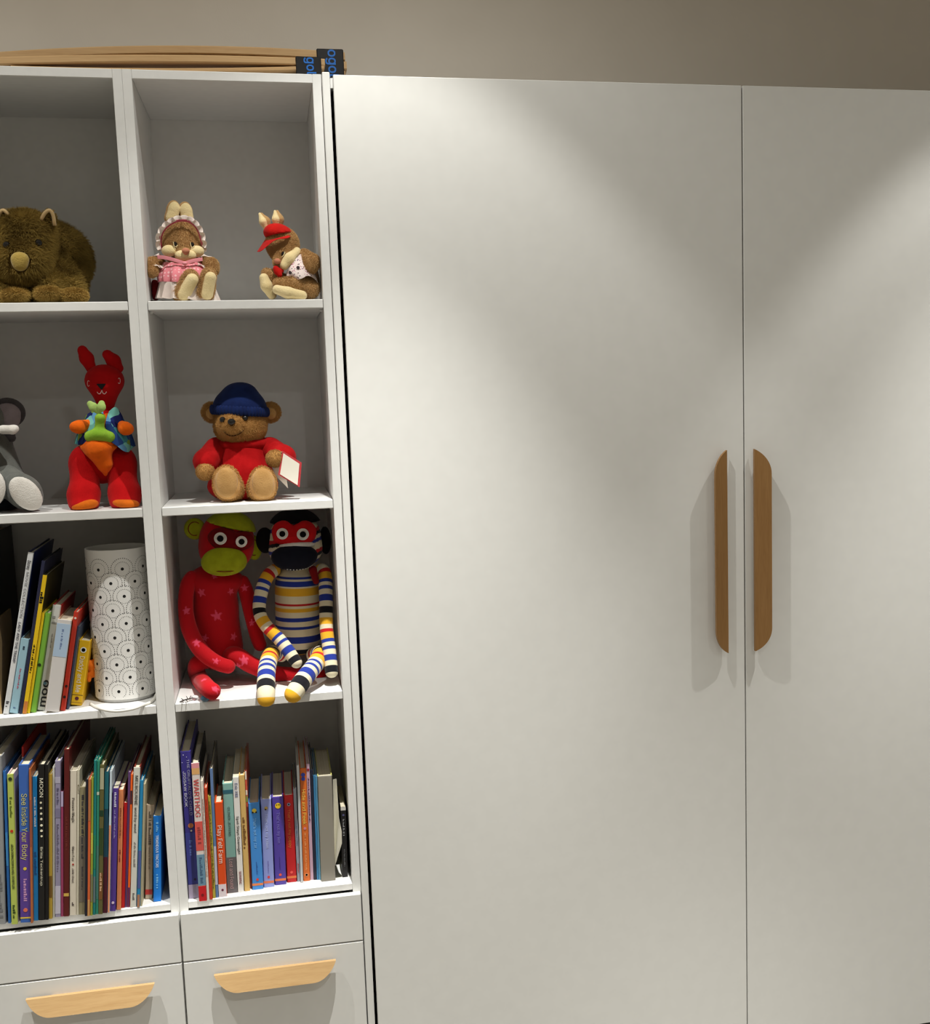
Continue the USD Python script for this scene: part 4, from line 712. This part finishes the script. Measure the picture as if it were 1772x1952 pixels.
cuff = [at(457, 783, YT) + np.array([math.cos(t) * px(51, 457, 783, YT), math.sin(t) * px(48, 457, 783, YT), -0.08 * math.cos(t) * px(51, 457, 783, YT)]) for t in np.linspace(0, 2 * PI, 49)]
cm = []
for q in range(48):                           # ribbed roll of the cap, one rib per stitch column
    a_ = (cuff[q] + cuff[q + 1]) / 2; cm.append(ball(a_, (px(5, 457, 783, YT), px(5, 457, 783, YT), px(9.5, 457, 783, YT)), 2))
obj('cap_cuff', cat(cm), M_KNIT, o, smooth=True)
bd = soft([C((463, 855, YT + .01), (463, 900, YT), 46, 56), E((463, 925, YT), 66, 52, 34)], 0.015, 0.003, cut=above(Z2 + .001)); o = obj('jumper', bd, M_JUM, tb, smooth=True, label='plain red jumper')
hem = [at(463, 846, YT + .005) + np.array([math.cos(t) * px(44, 463, 846, YT), math.sin(t) * px(36, 463, 846, YT), 0]) for t in np.linspace(0, 2 * PI, 41)]
obj('jumper_collar', tube(hem, px(9, 463, 846, YT), 10), M_JUM, o, smooth=True)
for k, (pts, hnd) in enumerate((([(414, 858, YT), (392, 880, .08)], (391, 899, .06)), ([(514, 858, YT), (540, 872, .085)], (524, 874, .055)))):
    a0 = obj('arm', soft([C(hnd, pts[1], 14, 14), E(hnd, 15.5, 14, 15)], .006, .0025), M_TB, tb, smooth=True)
    fur('fur', soft([E(hnd, 15.5, 14, 15)], .004, .003), M_TBF, a0, 3500, 0.0036, 0.0005, 0.2, 80 + k)
    q = [pts[1][i] * .75 + hnd[i] * .25 for i in range(3)]
    obj('sleeve', soft([C(pts[0], pts[1], 25, 22), C(pts[1], q, 22, 19)], .01, .003), M_JUM, a0, smooth=True, label='red jumper sleeve')
for k, (f_, hip) in enumerate((((432, 920, .035), (446, 930, .10)), ((501, 922, .035), (490, 930, .10)))):
    m = soft([C(hip, (f_[0] + (4 if k == 0 else -2), f_[1] + 8, f_[2] + .02), 28, 25), E((f_[0], f_[1], f_[2] + .010), 25, 16, 33)], .008, .003, cut=above(Z2 + .001))
    l0 = obj('leg', m, M_TB, tb, smooth=True); fur('fur', m, M_TBF, l0, 8000, 0.0036, 0.0005, 0.2, 90 + k, keep=lambda P, f=f_: P[:, 1] > f[2] + .004)
    obj('foot_sole', soft([E((f_[0], f_[1], f_[2] + .001), 21, 11, 29)], .003, .0025, cut=above(Z2 + .002)), M_TS, l0, smooth=True, label='tan foot sole')
tg = prism(Polygon([(0, 0), (36, -20), (33, -66), (-6, -44)]).buffer(0.5), 0.001)
def sheet(pts, th, name, m_, parent, label=None):       # flat card through four corners (u, v, y)
    q = np.array([at(*p) for p in pts]); f = np.array([[0, 1, 2], [0, 2, 3]]); return obj(name, thick(q, f, th), m_, parent, label=label)
tagx = toy('swing_tag', 'folded white paper tag with red border beside the teddy bear', 'tag')
M_CARD = plain('tag_card', (240, 234, 220), 0.6); M_CARDR = plain('tag_border', (196, 60, 66), 0.6)
sheet([(538, 859, .045), (575, 882, .038), (571, 929, .036), (530, 905, .043)], 0.0006, 'border', M_CARDR, tagx)
sheet([(540, 864, .0438), (570.5, 884, .0368), (567, 925, .0348), (533.5, 904, .0418)], 0.0004, 'front_page', M_CARD, tagx)
sheet([(537, 860, .047), (536, 884, .055), (549, 931, .055), (520, 901, .062)], 0.0005, 'back_page', M_CARD, tagx)
obj('string', tube([at(538, 862, .046), at(534, 866, .05), at(528, 870, .052)], 0.0006, 6), M_BLACKT, tagx)

cell('right', Z3)
# ---- sock monkeys
M_LIME = cloth('lime_knit', (164, 170, 30), (146, 152, 22)); M_MASK = cloth('maroon_felt', (116, 10, 16)); M_SOCK = tinted('sock_knit'); M_WFELT = cloth('white_felt', (232, 228, 220)); M_NAVYF = cloth('black_navy_knit', (20, 22, 34)); M_REDF = cloth('red_felt_mask', (206, 22, 28)); M_BFELT = cloth('black_felt', (14, 13, 16)); M_DKRED = cloth('dark_red_scarf', (130, 16, 22))
RED_, STAR_ = np.array(lin((186, 10, 24))), np.array(lin((222, 74, 104)))
def star(c, n, r, rot):                      # (centre, normal, size, turn)
    return np.asarray(c, float), np.asarray(n, float), r, rot
def star_tint(m, stars):
    col = np.tile(RED_, (len(m.vertices), 1)); V, N = m.vertices, m.vertex_normals
    for c, n, r, rot in stars:
        F = frame_of(n); q = (V - c) @ F; a = np.arctan2(q[:, 1], q[:, 0]) + rot; rad = np.hypot(q[:, 0], q[:, 1])
        k = np.abs(((a / (2 * PI / 5)) % 1) - 0.5) * 2                  # 0 at the tip, 1 at the notch
        t_ = k * (PI / 5); lim = r * 0.42 / (0.42 * np.cos(t_) + np.sin(t_) * (1 - 0.42 * math.cos(PI / 5)) / math.sin(PI / 5))
        ins = (rad < lim) & (np.abs(q[:, 2]) < r * 1.6) & (N @ n > 0.1); col[ins] = STAR_
    return col
def limb(pts, r, n=90, sides=20, tail=6):     # a stuffed sock limb: round ended tube, returned with its arc length along each ring
    p = spline(pts, n); L = np.r_[0, np.cumsum(np.linalg.norm(np.diff(p, axis=0), axis=1))]
    rr = np.interp(L, [0, L[-1]], r) if len(r) == 2 else np.interp(L / L[-1], np.linspace(0, 1, len(r)), r)
    e = np.minimum(L, L[-1] - L); rr = rr * np.sqrt(np.clip(1 - np.clip(1 - e / rr, 0, 1) ** 2, 0.004, 1))
    m = tube(p, rr, sides); arc = np.r_[np.repeat(L, sides), 0, L[-1]]; return m, arc, L[-1]
def front(pt, d=0.02): return np.array(pt) + np.array([0, -d, 0])

mk = toy('sock_monkey', 'red sock monkey with pink stars and lime green face', 'sock toy')
YM = 0.17
hd = soft([E((432, 1030, YM - .015), 51, 44, 54), E((430, 1050, YM - .02), 48, 42, 40)], .012, .003)
h0 = obj('head', hd, M_SOCK, mk, smooth=True, col=np.tile(RED_, (len(hd.vertices), 1)))
zc = at(432, 1006, YM - .06)[2]
obj('crown', soft([E((436, 1018, YM - .017), 51, 46, 45)], .004, .003, cut=lambda P: zc - P[..., 2] - 0.28 * (P[..., 0] - at(432, 1006, YM)[0])), M_LIME, h0, smooth=40, label='lime green crown')
obj('muzzle', soft([E((427, 1069, YM - .062), 42, 20, 27), E((427, 1075, YM - .058), 40, 22, 22)], .008, .0025), M_LIME, h0, smooth=True, label='lime green muzzle')
mo = [at(427 + 39 * math.sin(t), 1073 + 17 * math.cos(t), YM - .0815 + .022 * math.sin(t) ** 2) for t in np.linspace(-1.3, 1.3, 20)]
obj('mouth', tube(mo, 0.0008, 6), M_MASK, h0, smooth=True, label='stitched mouth line')
obj('mask', soft([E((424, 1024, YM - .056), 28, 14, 19), E((462, 1030, YM - .052), 22, 14, 18), E((440, 1038, YM - .056), 34, 13, 14)], .006, .0025), M_MASK, h0, smooth=True, label='maroon felt eye mask')
def felt_eye(u, v, y, r, parent, tilt=(0, -1, 0)):
    F = frame_of(tilt)
    for nm, rr, off, m_ in (('eye_white', r, 0.0, M_WFELT), ('pupil', r * 0.5, 0.0014, M_BFELT)):
        d = trimesh.creation.cylinder(px(rr, u, v, y), 0.002, sections=28); d.apply_transform(np.block([[F, np.zeros((3, 1))], [np.zeros((1, 3)), 1]])); d.apply_translation(at(u, v, y) + np.array(tilt) * off); obj(nm, d, m_, parent, label='white felt eye' if nm == 'eye_white' else 'black pupil')
felt_eye(420, 1026.5, YM - .0715, 12, h0, (-.15, -1, -.05)); felt_eye(460, 1032.5, YM - .0705, 11, h0, (.25, -1, -.05))
for u, v, rx_, rz_ in ((371, 1008, 20, 21), (484, 1044, 15, 24)):
    e0 = obj('ear', soft([E((u, v, YM - .01), rx_, 9, rz_)], .003, .0025), M_LIME, h0, smooth=True, label='lime green ear')
    obj('ear_seam', tube([at(u + rx_ * .62 * math.cos(t), v + rz_ * .62 * math.sin(t), YM - .0195) for t in np.linspace(1.2, 5.4, 18)], .0007, 6), M_MASK, e0, smooth=True)
bd = soft([C((408, 1115, YM), (410, 1160, YM), 42, 41), C((410, 1160, YM), (416, 1232, YM), 41, 46), E((395, 1105, YM), 40, 34, 22), E((425, 1108, YM), 40, 34, 22)], .012, .0022, cut=above(Z3 + .001))
S = [star(front(at(384, 1129, YM - .036), 0), (-.25, -1, 0), .0105, .3), star(at(413, 1173, YM - .04), (0, -1, 0), .0125, .2), star(at(441, 1128, YM - .034), (.5, -1, 0), .009, .8), star(at(446, 1214, YM - .036), (.4, -1, 0), .010, .5), star(at(391, 1216, YM - .04), (-.2, -1, 0), .0085, .9), star(at(409, 1098, YM - .034), (0, -1, .2), .008, .1)]
obj('body', bd, M_SOCK, mk, smooth=True, col=star_tint(bd, S))
def star_limb(name, pts, r, stars, parent):
    m, arc, L = limb([at(*q) for q in pts], [px(a, *pts[0]) for a in r], 150, 36)
    return obj(name, m, M_SOCK, parent, smooth=True, col=star_tint(m, stars))
fl = lambda u, v, h=15: tuple([u, v, float(on_floor(u, v, Z3 + px(h, u, v, .06))[1])])
star_limb('arm', [(376, 1092, .16), (358, 1115, .145), (354, 1163, .125), (363, 1205, .11), (385, 1242, .10), (415, 1264, .095), (448, 1274, .09)], [14, 14, 14, 15, 15, 14, 13], [star(at(361, 1088, .13), (-.2, -1, .1), .009, .2), star(at(355, 1164, .11), (-.1, -1, 0), .0095, .6), star(at(374, 1226, .085), (0, -1, .1), .0095, .3), star(at(412, 1260, .075), (.1, -1, .2), .008, .1)], mk)
star_limb('arm', [(455, 1098, .17), (468, 1125, .165), (478, 1170, .15), (490, 1215, .14), (500, 1240, .13)], [13, 14, 13, 13, 12], [star(at(466, 1122, .145), (0, -1, 0), .009, .3), star(at(480, 1187, .135), (0, -1, 0), .008, .3)], mk)
a, b, c_ = fl(390, 1283), fl(406, 1310), fl(420, 1325)
star_limb('leg', [(400, 1258, .165), (376, 1266, .13), (377, 1288, a[2] + .01), (396, 1312, .012), (418, 1324, -.002)], [15, 16, 16, 16, 15], [star(at(388, 1295, .02), (-.2, -.6, .8), .009, .3), star(at(411, 1318, -.012), (0, -.7, .7), .009, .5)], mk)
star_limb('leg', [(430, 1250, .15), (450, 1250, .115), (480, 1268, .115), (520, 1283, .125), (560, 1287, .135), (600, 1289, .14), (624, 1290, .14)], [16, 17, 16, 15, 15, 15, 14], [star(at(465, 1256, .09), (0, -.8, .5), .011, .2), star(at(538, 1272, .1), (0, -.8, .5), .009, .5), star(at(453, 1272, .09), (0, -1, 0), .008, .3)], mk)

sm = toy('sock_monkey', 'striped sock monkey with red eye mask and dark navy muzzle', 'sock toy')
CRM, BLU, YEL, RDD, BLK, GRY = [np.array(lin(c)) for c in ((226, 216, 186), (36, 56, 150), (230, 174, 44), (190, 30, 34), (18, 18, 26), (150, 150, 146))]
def bands_tint(arc, L, bands):               # bands: (fraction, colour) up to which each knitted stripe runs
    f = arc / L; col = np.zeros((len(f), 3)); e0 = -1
    for e, c in bands: col[(f > e0) & (f <= e)] = c; e0 = e
    return col
def stripes(seq, reps):                      # widths and colours, scaled to fill the limb
    s = seq * reps; t = sum(w_ for w_, _ in s); out, a = [], 0
    for w_, c in s: a += w_ / t; out.append((a, c))
    out[-1] = (1.01, out[-1][1]); return out
SEQ = [(3, YEL), (2, CRM), (1.4, RDD), (3, YEL), (1.6, BLU), (1.6, CRM), (1.4, BLU), (2.4, CRM), (2.8, BLU), (2.2, CRM), (2.8, BLK), (2, CRM)]
SEQL = [(2.2, BLK), (1.5, CRM), (1.2, RDD), (1.6, CRM), (1.2, BLU), (1.5, CRM), (1.2, BLK), (3, YEL), (1.2, RDD), (2.4, YEL), (1.6, CRM), (1.2, BLU), (1.4, CRM), (1.2, BLU), (1.8, CRM), (2.8, BLU), (2, CRM), (3.4, BLK), (2.6, CRM), (3, YEL)]
def striped(name, pts, r, seq, reps, parent):
    P_ = spline([at(*q) for q in pts], 200); m, arc, L = limb([at(*q) for q in pts], [px(a, *pts[0]) for a in r], 260, 28)
    return obj(name, m, M_SOCK, parent, smooth=True, col=bands_tint(arc, L, stripes(seq, reps)))
hd = soft([E((563, 1030, YM - .015), 50, 44, 54), E((563, 1048, YM - .018), 49, 42, 36)], .012, .002)
z0 = hd.vertices[:, 2]; sl = z0 - 0.25 * (hd.vertices[:, 0] - at(563, 1030, YM)[0]); ht = (sl - sl.min()) / (sl.max() - sl.min())
hc_ = np.zeros((len(z0), 3)); k_ = (ht * 17).astype(int) % 6; hc_[:] = CRM; hc_[k_ == 1] = BLU; hc_[k_ == 3] = BLK; hc_[k_ == 4] = RDD
h0 = obj('head', hd, M_SOCK, sm, smooth=True, col=hc_)
zc2 = at(563, 998, YM - .05)[2]
obj('crown', soft([E((563, 1014, YM - .016), 53, 47, 46)], .004, .003, cut=lambda P: zc2 - P[..., 2]), M_BFELT, h0, smooth=40, label='black crown')
obj('mask', soft([E((540, 1014, YM - .055), 22, 13, 22), E((580, 1014, YM - .055), 23, 13, 22), E((560, 1026, YM - .055), 38, 12, 14)], .006, .0025), M_REDF, h0, smooth=True, label='red felt eye mask')
felt_eye(538, 1017.5, YM - .0695, 11, h0, (-.1, -1, -.05)); felt_eye(577, 1018.5, YM - .0695, 11.5, h0, (.1, -1, -.05))
obj('lip', soft([E((566, 1039, YM - .058), 34, 14, 7)], .003, .002), M_WFELT, h0, smooth=True, label='pale upper lip')
obj('muzzle', soft([E((561, 1063, YM - .062), 42, 20, 25), E((561, 1058, YM - .062), 42, 19, 18)], .008, .0025), M_NAVYF, h0, smooth=True, label='dark navy muzzle')
mo = [(561 + 38 * math.sin(t), 1070 + 16.5 * math.cos(t), YM - .076 + .03 * math.sin(t) ** 2) for t in np.linspace(-1.2, 1.2, 31)]
obj('mouth', cat([tube([at(*mo[q]), at(*mo[q + 1])], .0009, 6) for q in range(0, 30, 2)]), M_WFELT, h0, label='white dashed mouth stitching')
for u, rx_, rz_ in ((505, 17, 25), (620, 11, 27)): obj('ear', soft([E((u, 1030, YM - .02), rx_, 10, rz_)], .003, .0025), M_BFELT, h0, smooth=True, label='black ear')
pts = [(566, 1085, YM), (567, 1150, YM), (569, 1236, YM)]
m, arc, L = limb([at(566, 1072, YM), at(567, 1150, YM), at(569, 1225, YM), at(569, 1248, YM)], [px(a, 567, 1150, YM) for a in (40, 42, 42, 44)], 240, 40)
BS = [(.13, CRM), (.15, BLU), (.175, CRM), (.23, BLU), (.245, CRM), (.33, YEL), (.41, CRM), (.435, RDD), (.46, CRM), (.50, YEL), (.56, CRM), (.60, BLU), (.655, CRM), (.685, BLU), (.76, CRM), (.835, BLU), (.91, CRM), (.97, BLK), (1.01, YEL)]
obj('body', m, M_SOCK, sm, smooth=True, col=bands_tint(arc, L, BS))
obj('scarf', soft([C((596, 1086, .125), (602, 1108, .12), 8, 6)], .003, .002), M_DKRED, sm, smooth=True, label='dark red scarf end')
striped('arm', [(532, 1082, .16), (512, 1096, .145), (499, 1125, .13), (494, 1163, .115), (505, 1190, .10), (535, 1222, .085), (560, 1256, .065), (570, 1272, .055)], [12, 12.5, 12.5, 12, 12, 12, 12, 10.5], SEQ, 2, sm)
striped('arm', [(604, 1086, .16), (618, 1092, .14), (621, 1141, .11), (622, 1197, .09), (628, 1242, .07), (633, 1292, .045)], [12, 13, 12.5, 12.5, 12.5, 12], SEQ, 2, sm)
striped('leg', [(545, 1250, .14), (520, 1246, .105), (510, 1268, .05), (507, 1301, .003), (507, 1327, -.027), (507.5, 1346, -.027)], [14, 15, 16, 16, 16.5, 15.5], SEQL, 1, sm)
striped('leg', [(590, 1252, .14), (610, 1246, .10), (601, 1266, .055), (579, 1294, .008), (561, 1320, -.022), (549, 1337, -.028)], [14, 15, 16, 16, 16.5, 15.5], SEQL, 1, sm)

CELL = None
# ------------------------------------------------------------------ lamp, trinkets, cord, puppet, slats
M_LAMP = plain('lamp_ceramic', (238, 237, 234), 0.5, 0.4); M_HOLE = plain('lamp_hole_dark', (46, 46, 46), 0.9, 0.05)
fb = on_floor(225, 1341, Z3); R_ = 0.0575; LC = np.array([min(at(182.5, 1325, fb[1] + R_)[0] + R_, -T - .0012 - R_), fb[1] + R_, Z3 + .0006])
LH = at(205, 1047, LC[1] - .03)[2] - Z3
lamp = thing('table_lamp', 'tall white cylinder lamp pierced with dotted rosettes', 'lamp', LC)
pr = [(R_ - .0025, .006), (R_, .006), (R_, LH), (R_ - .0022, LH), (R_ - .0025, LH - .001), (R_ - .0025, .006)]
sh = trimesh.creation.revolve(np.array(pr), sections=96); obj('shade', sh, M_LAMP, lamp, smooth=35)
base = trimesh.creation.revolve(np.array([(0, 0), (R_ - .004, 0), (R_ - .003, .002), (R_ - .003, .008), (0, .008)]), sections=64); obj('base', base, plain('lamp_base', (196, 196, 194), 0.5), lamp, smooth=35)
sk = trimesh.creation.revolve(np.array([(0, .008), (.018, .008), (.018, .05), (.014, .052), (.014, .07), (0, .07)]), sections=32); obj('socket', sk, plain('lamp_socket', (226, 226, 224), 0.4), lamp, smooth=35)
bulb = soft([('c', np.array([0, 0, .075]), np.array([0, 0, .105]), .013, .026)], .004, .003); obj('bulb', bulb, plain('unlit_bulb', (236, 234, 228), 0.3), lamp, smooth=True)
def spots(lst):                              # pierced dots (angle, height, radius) laid on the shade
    V, F = [], []
    for a, z, r in lst:
        k = 8 if r > .002 else 5; t_ = np.arange(k) * 2 * PI / k; aa = a + r * np.cos(t_) / R_; zz = z + r * np.sin(t_)
        b = len(V); V += [(math.cos(x) * (R_ + .0002), math.sin(x) * (R_ + .0002), y_) for x, y_ in zip(aa, zz)]
        F += [(b, b + i, b + i + 1) for i in range(1, k - 1)]
    return trimesh.Trimesh(np.array(V), np.array(F), process=False)
big, small = [], []
da = 2 * PI / 16; dz = .0525; f0_ = math.atan2(at(205.6, 1171, fb[1])[1] - LC[1], at(205.6, 1171, fb[1])[0] - LC[0])
zr = at(210, 1216.7, LC[1] - R_)[2] - LC[2]
for cix in range(16):
    a0_ = -PI / 2 - .12 + cix * da
    for rix in range(-6, 7):
        z0_ = zr + rix * dz + (dz / 2 if cix % 2 else 0)
        if z0_ < .012 or z0_ > LH - .012: continue
        big.append((a0_, z0_, .0030))
        for rr_, n_, rs in ((.0135, 26, .0007), (.0205, 22, .0009)):
            for q in range(n_):
                t_ = q * 2 * PI / n_ if rr_ < .015 else -0.35 + (PI + 0.7) * q / (n_ - 1)
                zz_ = z0_ + rr_ * math.sin(t_)
                if .011 < zz_ < LH - .006: small.append((a0_ + rr_ * math.cos(t_) / R_, zz_, rs))
obj('rosette_holes', spots(big), M_HOLE, lamp, kind='stuff', label='larger round holes'); obj('dot_holes', spots(small), M_HOLE, lamp, kind='stuff', label='rings of fine pierced dots')
crd = [on_floor(u, v, Z3 + .003) for u, v in ((172, 1341), (186, 1349), (205, 1354.5), (228, 1355.5), (255, 1351), (275, 1343))] + [at(288, 1334, .03), at(294, 1322, .05)]
crd[-2][2] = Z3 + .003; crd[-1][2] = Z3 + .004; crd[-1][1] = .1; crd[-1][0] = -.019 - .004; crd[-2][0] = -.026
obj('cord', tube([moved_p for moved_p in spline(crd, 70) - LC], 0.0026, 10), plain('white_cord', (232, 230, 222), 0.4), lamp, smooth=True)

pm = soft([E((173, 1268, 0.080), 8, 8, 10), E((177, 1280, 0.082), 7, 8, 12), C((175, 1262, 0.080), (179, 1258, 0.076), 4, 2.5), C((171, 1284, 0.080), (170, 1297, 0.078), 5, 3.5), C((179, 1268, 0.078), (184, 1272, 0.074), 4, 3), C((171, 1262, 0.080), (169, 1262, 0.076), 3, 2.5)], .003, .0016)
dl = UsdGeom.Xformable(dad).ComputeLocalToWorldTransform(Usd.TimeCode.Default()).GetInverse()
pm.vertices = np.array([list(dl.Transform(Gf.Vec3d(*map(float, q)))) for q in pm.vertices]); obj('finger_puppet', pm, cloth('orange_puppet', (236, 120, 30)), dad, smooth=True, label='orange cloth puppet')

M_GLASS = mat('clear_bead', {'p': ('principled_bsdf', {'base_color': (0.95, 0.97, 1), 'roughness': 0.05, 'transmission_weight': 0.9})}, []); M_BLUEG = mat('blue_bead', {'p': ('principled_bsdf', {'base_color': (0.1, 0.4, 0.62), 'roughness': 0.05, 'transmission_weight': 0.7})}, [])
M_TIN = plain('dark_tin', (70, 64, 58), 0.35, 0.5, metallic=0.7)
ft = lambda u, v, h: at(u, v, float(on_floor(u, v, Z3 + h)[1]))
c1 = toy('bead_charm', 'small clear bead charm with dark metal sprig at the shelf front', 'charm')
obj('bead', ball(ft(372, 1330, .005) * 1.0, (.0075, .0055, .0048), 3), M_GLASS, c1, smooth=True)
obj('sprig', cat([tube(spline([ft(366, 1331, .003), ft(357, 1333, .006), ft(350, 1335, .003), ft(343, 1338, .0025)], 16), .0011, 6)] + [tube([ft(u, v, .004), ft(u + du, v + dv, .007)], (.0010, .0004), 6) for u, v, du, dv in ((358, 1333, -3, -6), (354, 1334, 4, 4), (350, 1335, -5, -4), (347, 1336, 3, 4), (361, 1332, 3, -6))]), M_TIN, c1, smooth=True)
c2 = toy('glass_marble', 'blue glass bead lying beside the red sock monkey foot', 'bead')
obj('bead', ball(ft(391, 1331, .0065), (.0085, .0065, .0062), 3), M_BLUEG, c2, smooth=True)
obj('cap', ball(ft(383.5, 1331.5, .0045), (.002, .0025, .0028), 2), M_TIN, c2, smooth=True)

# torn sheet slipped beside the backwards book
ts = toy('paper_sheet', 'torn white paper sheet sticking out beside the backwards grey book', 'paper')
rng = np.random.default_rng(4)
def sheet_poly(pts, yd, name, m_, parent):
    q = np.array([at(u, v, y) for u, v, y in pts]); n = len(q); f = np.array([[0, i, i + 1] for i in range(1, n - 1)]); return obj(name, thick(q, f, .0004), m_, parent)
sheet_poly([(637.5, 1652, .03), (634.5, 1486, .04), (641, 1484, .05), (646, 1560, .03), (651, 1585, .022), (651.5, 1608, .02), (645, 1618, .024), (642, 1640, .028)], 0, 'sheet', plain('torn_paper', (216, 212, 196), 0.8), ts)

# ---- bundles of bed slats on top of the bookcases
def slat_bundle(label, y0, wdt, slats, xr, tape, tape_y0, words_, seed, zb):
    """slats: (left end, thickness, three (x, height of the top) along its curve); tape: x0, x1, height of the wrap, height where it shows over the board"""
    t = thing('slat_bundle', label, 'wood slats'); rng = random.Random(seed)
    for k, (xl, th, pts) in enumerate(slats):
        y_ = y0 + rng.uniform(-.0006, .0006); xs = np.linspace(xl, xr - rng.uniform(0, .004), 40)
        zc_ = zb + np.polyval(np.polyfit([q[0] for q in pts], [q[1] for q in pts], 2), xs) - th; V = []
        for x_, zz in zip(xs, zc_): V += [(x_, y_, zz + .002), (x_, y_ + .002, zz), (x_, y_ + wdt - .002, zz), (x_, y_ + wdt, zz + .002), (x_, y_ + wdt, zz + th - .002), (x_, y_ + wdt - .002, zz + th), (x_, y_ + .002, zz + th), (x_, y_, zz + th - .002)]
        F = []
        for i in range(39):
            for j in range(8): a_, b_ = i * 8 + j, i * 8 + (j + 1) % 8; F += [(a_, b_, b_ + 8), (a_, b_ + 8, a_ + 8)]
        for j in range(1, 7): F += [(0, j + 1, j), (312, 312 + j, 312 + j + 1)]
        m = trimesh.Trimesh(np.array(V), np.array(F), process=False); m.fix_normals(); obj('slat', m, M_SLAT, t, smooth=30)
    x0, x1, hz, hb = tape; hw = x1 - x0
    o = obj('end_wrap', rbx(x0, x1, tape_y0, tape_y0 + wdt + .006, zb, zb + hz, .0015), plain('black_wrap', (20, 20, 22), 0.5, 0.4), t, label='black printed end wrap')
    m = words(words_, .36 * hw, True); v = m.vertices - [m.bounds[0][0], m.bounds[0][1], 0]; L_ = v[:, 0].max(); s_ = 1.12 * (hz - hb) / L_
    nv = np.stack([x0 + hw * .30 + v[:, 1], tape_y0 - .0003 - v[:, 2], zb + hz - .0015 - v[:, 0] * s_], 1); m.vertices = nv; m.fix_normals(); obj('blue_lettering', m, plain('wrap_blue', (30, 110, 200), 0.5), o)
    return t
zt_ = ZT + .0006
a, b = at(563, 108, .03), at(613, 140, .03)
slat_bundle('front bundle of pale curved wooden slats in a short black end wrap', .033, .045, [(-.19, .008, [(-.19, .0086), (.0154, .0098), (.302, .0205)]), (-.25, .0135, [(-.2064, .0228), (.0154, .0331), (.3034, .0365)])], b[0] + .008, (a[0], b[0], .0378, .0102), .030, 'gol', 1, zt_)
a, b = at(603, 93, .13), at(655, 120, .13); rc = [(-.2238, .0568), (.074, .0771), (.3472, .0768)]
slat_bundle('rear bundle of wooden slats with a taller black end wrap', .133, .05, [(-.27, .0155, [(x, z - d) for x, z in rc]) for d in (.0345, .0172, 0)], b[0] + .006, (a[0], b[0], .0789, .0329), .130, 'ogol', 2, zt_)
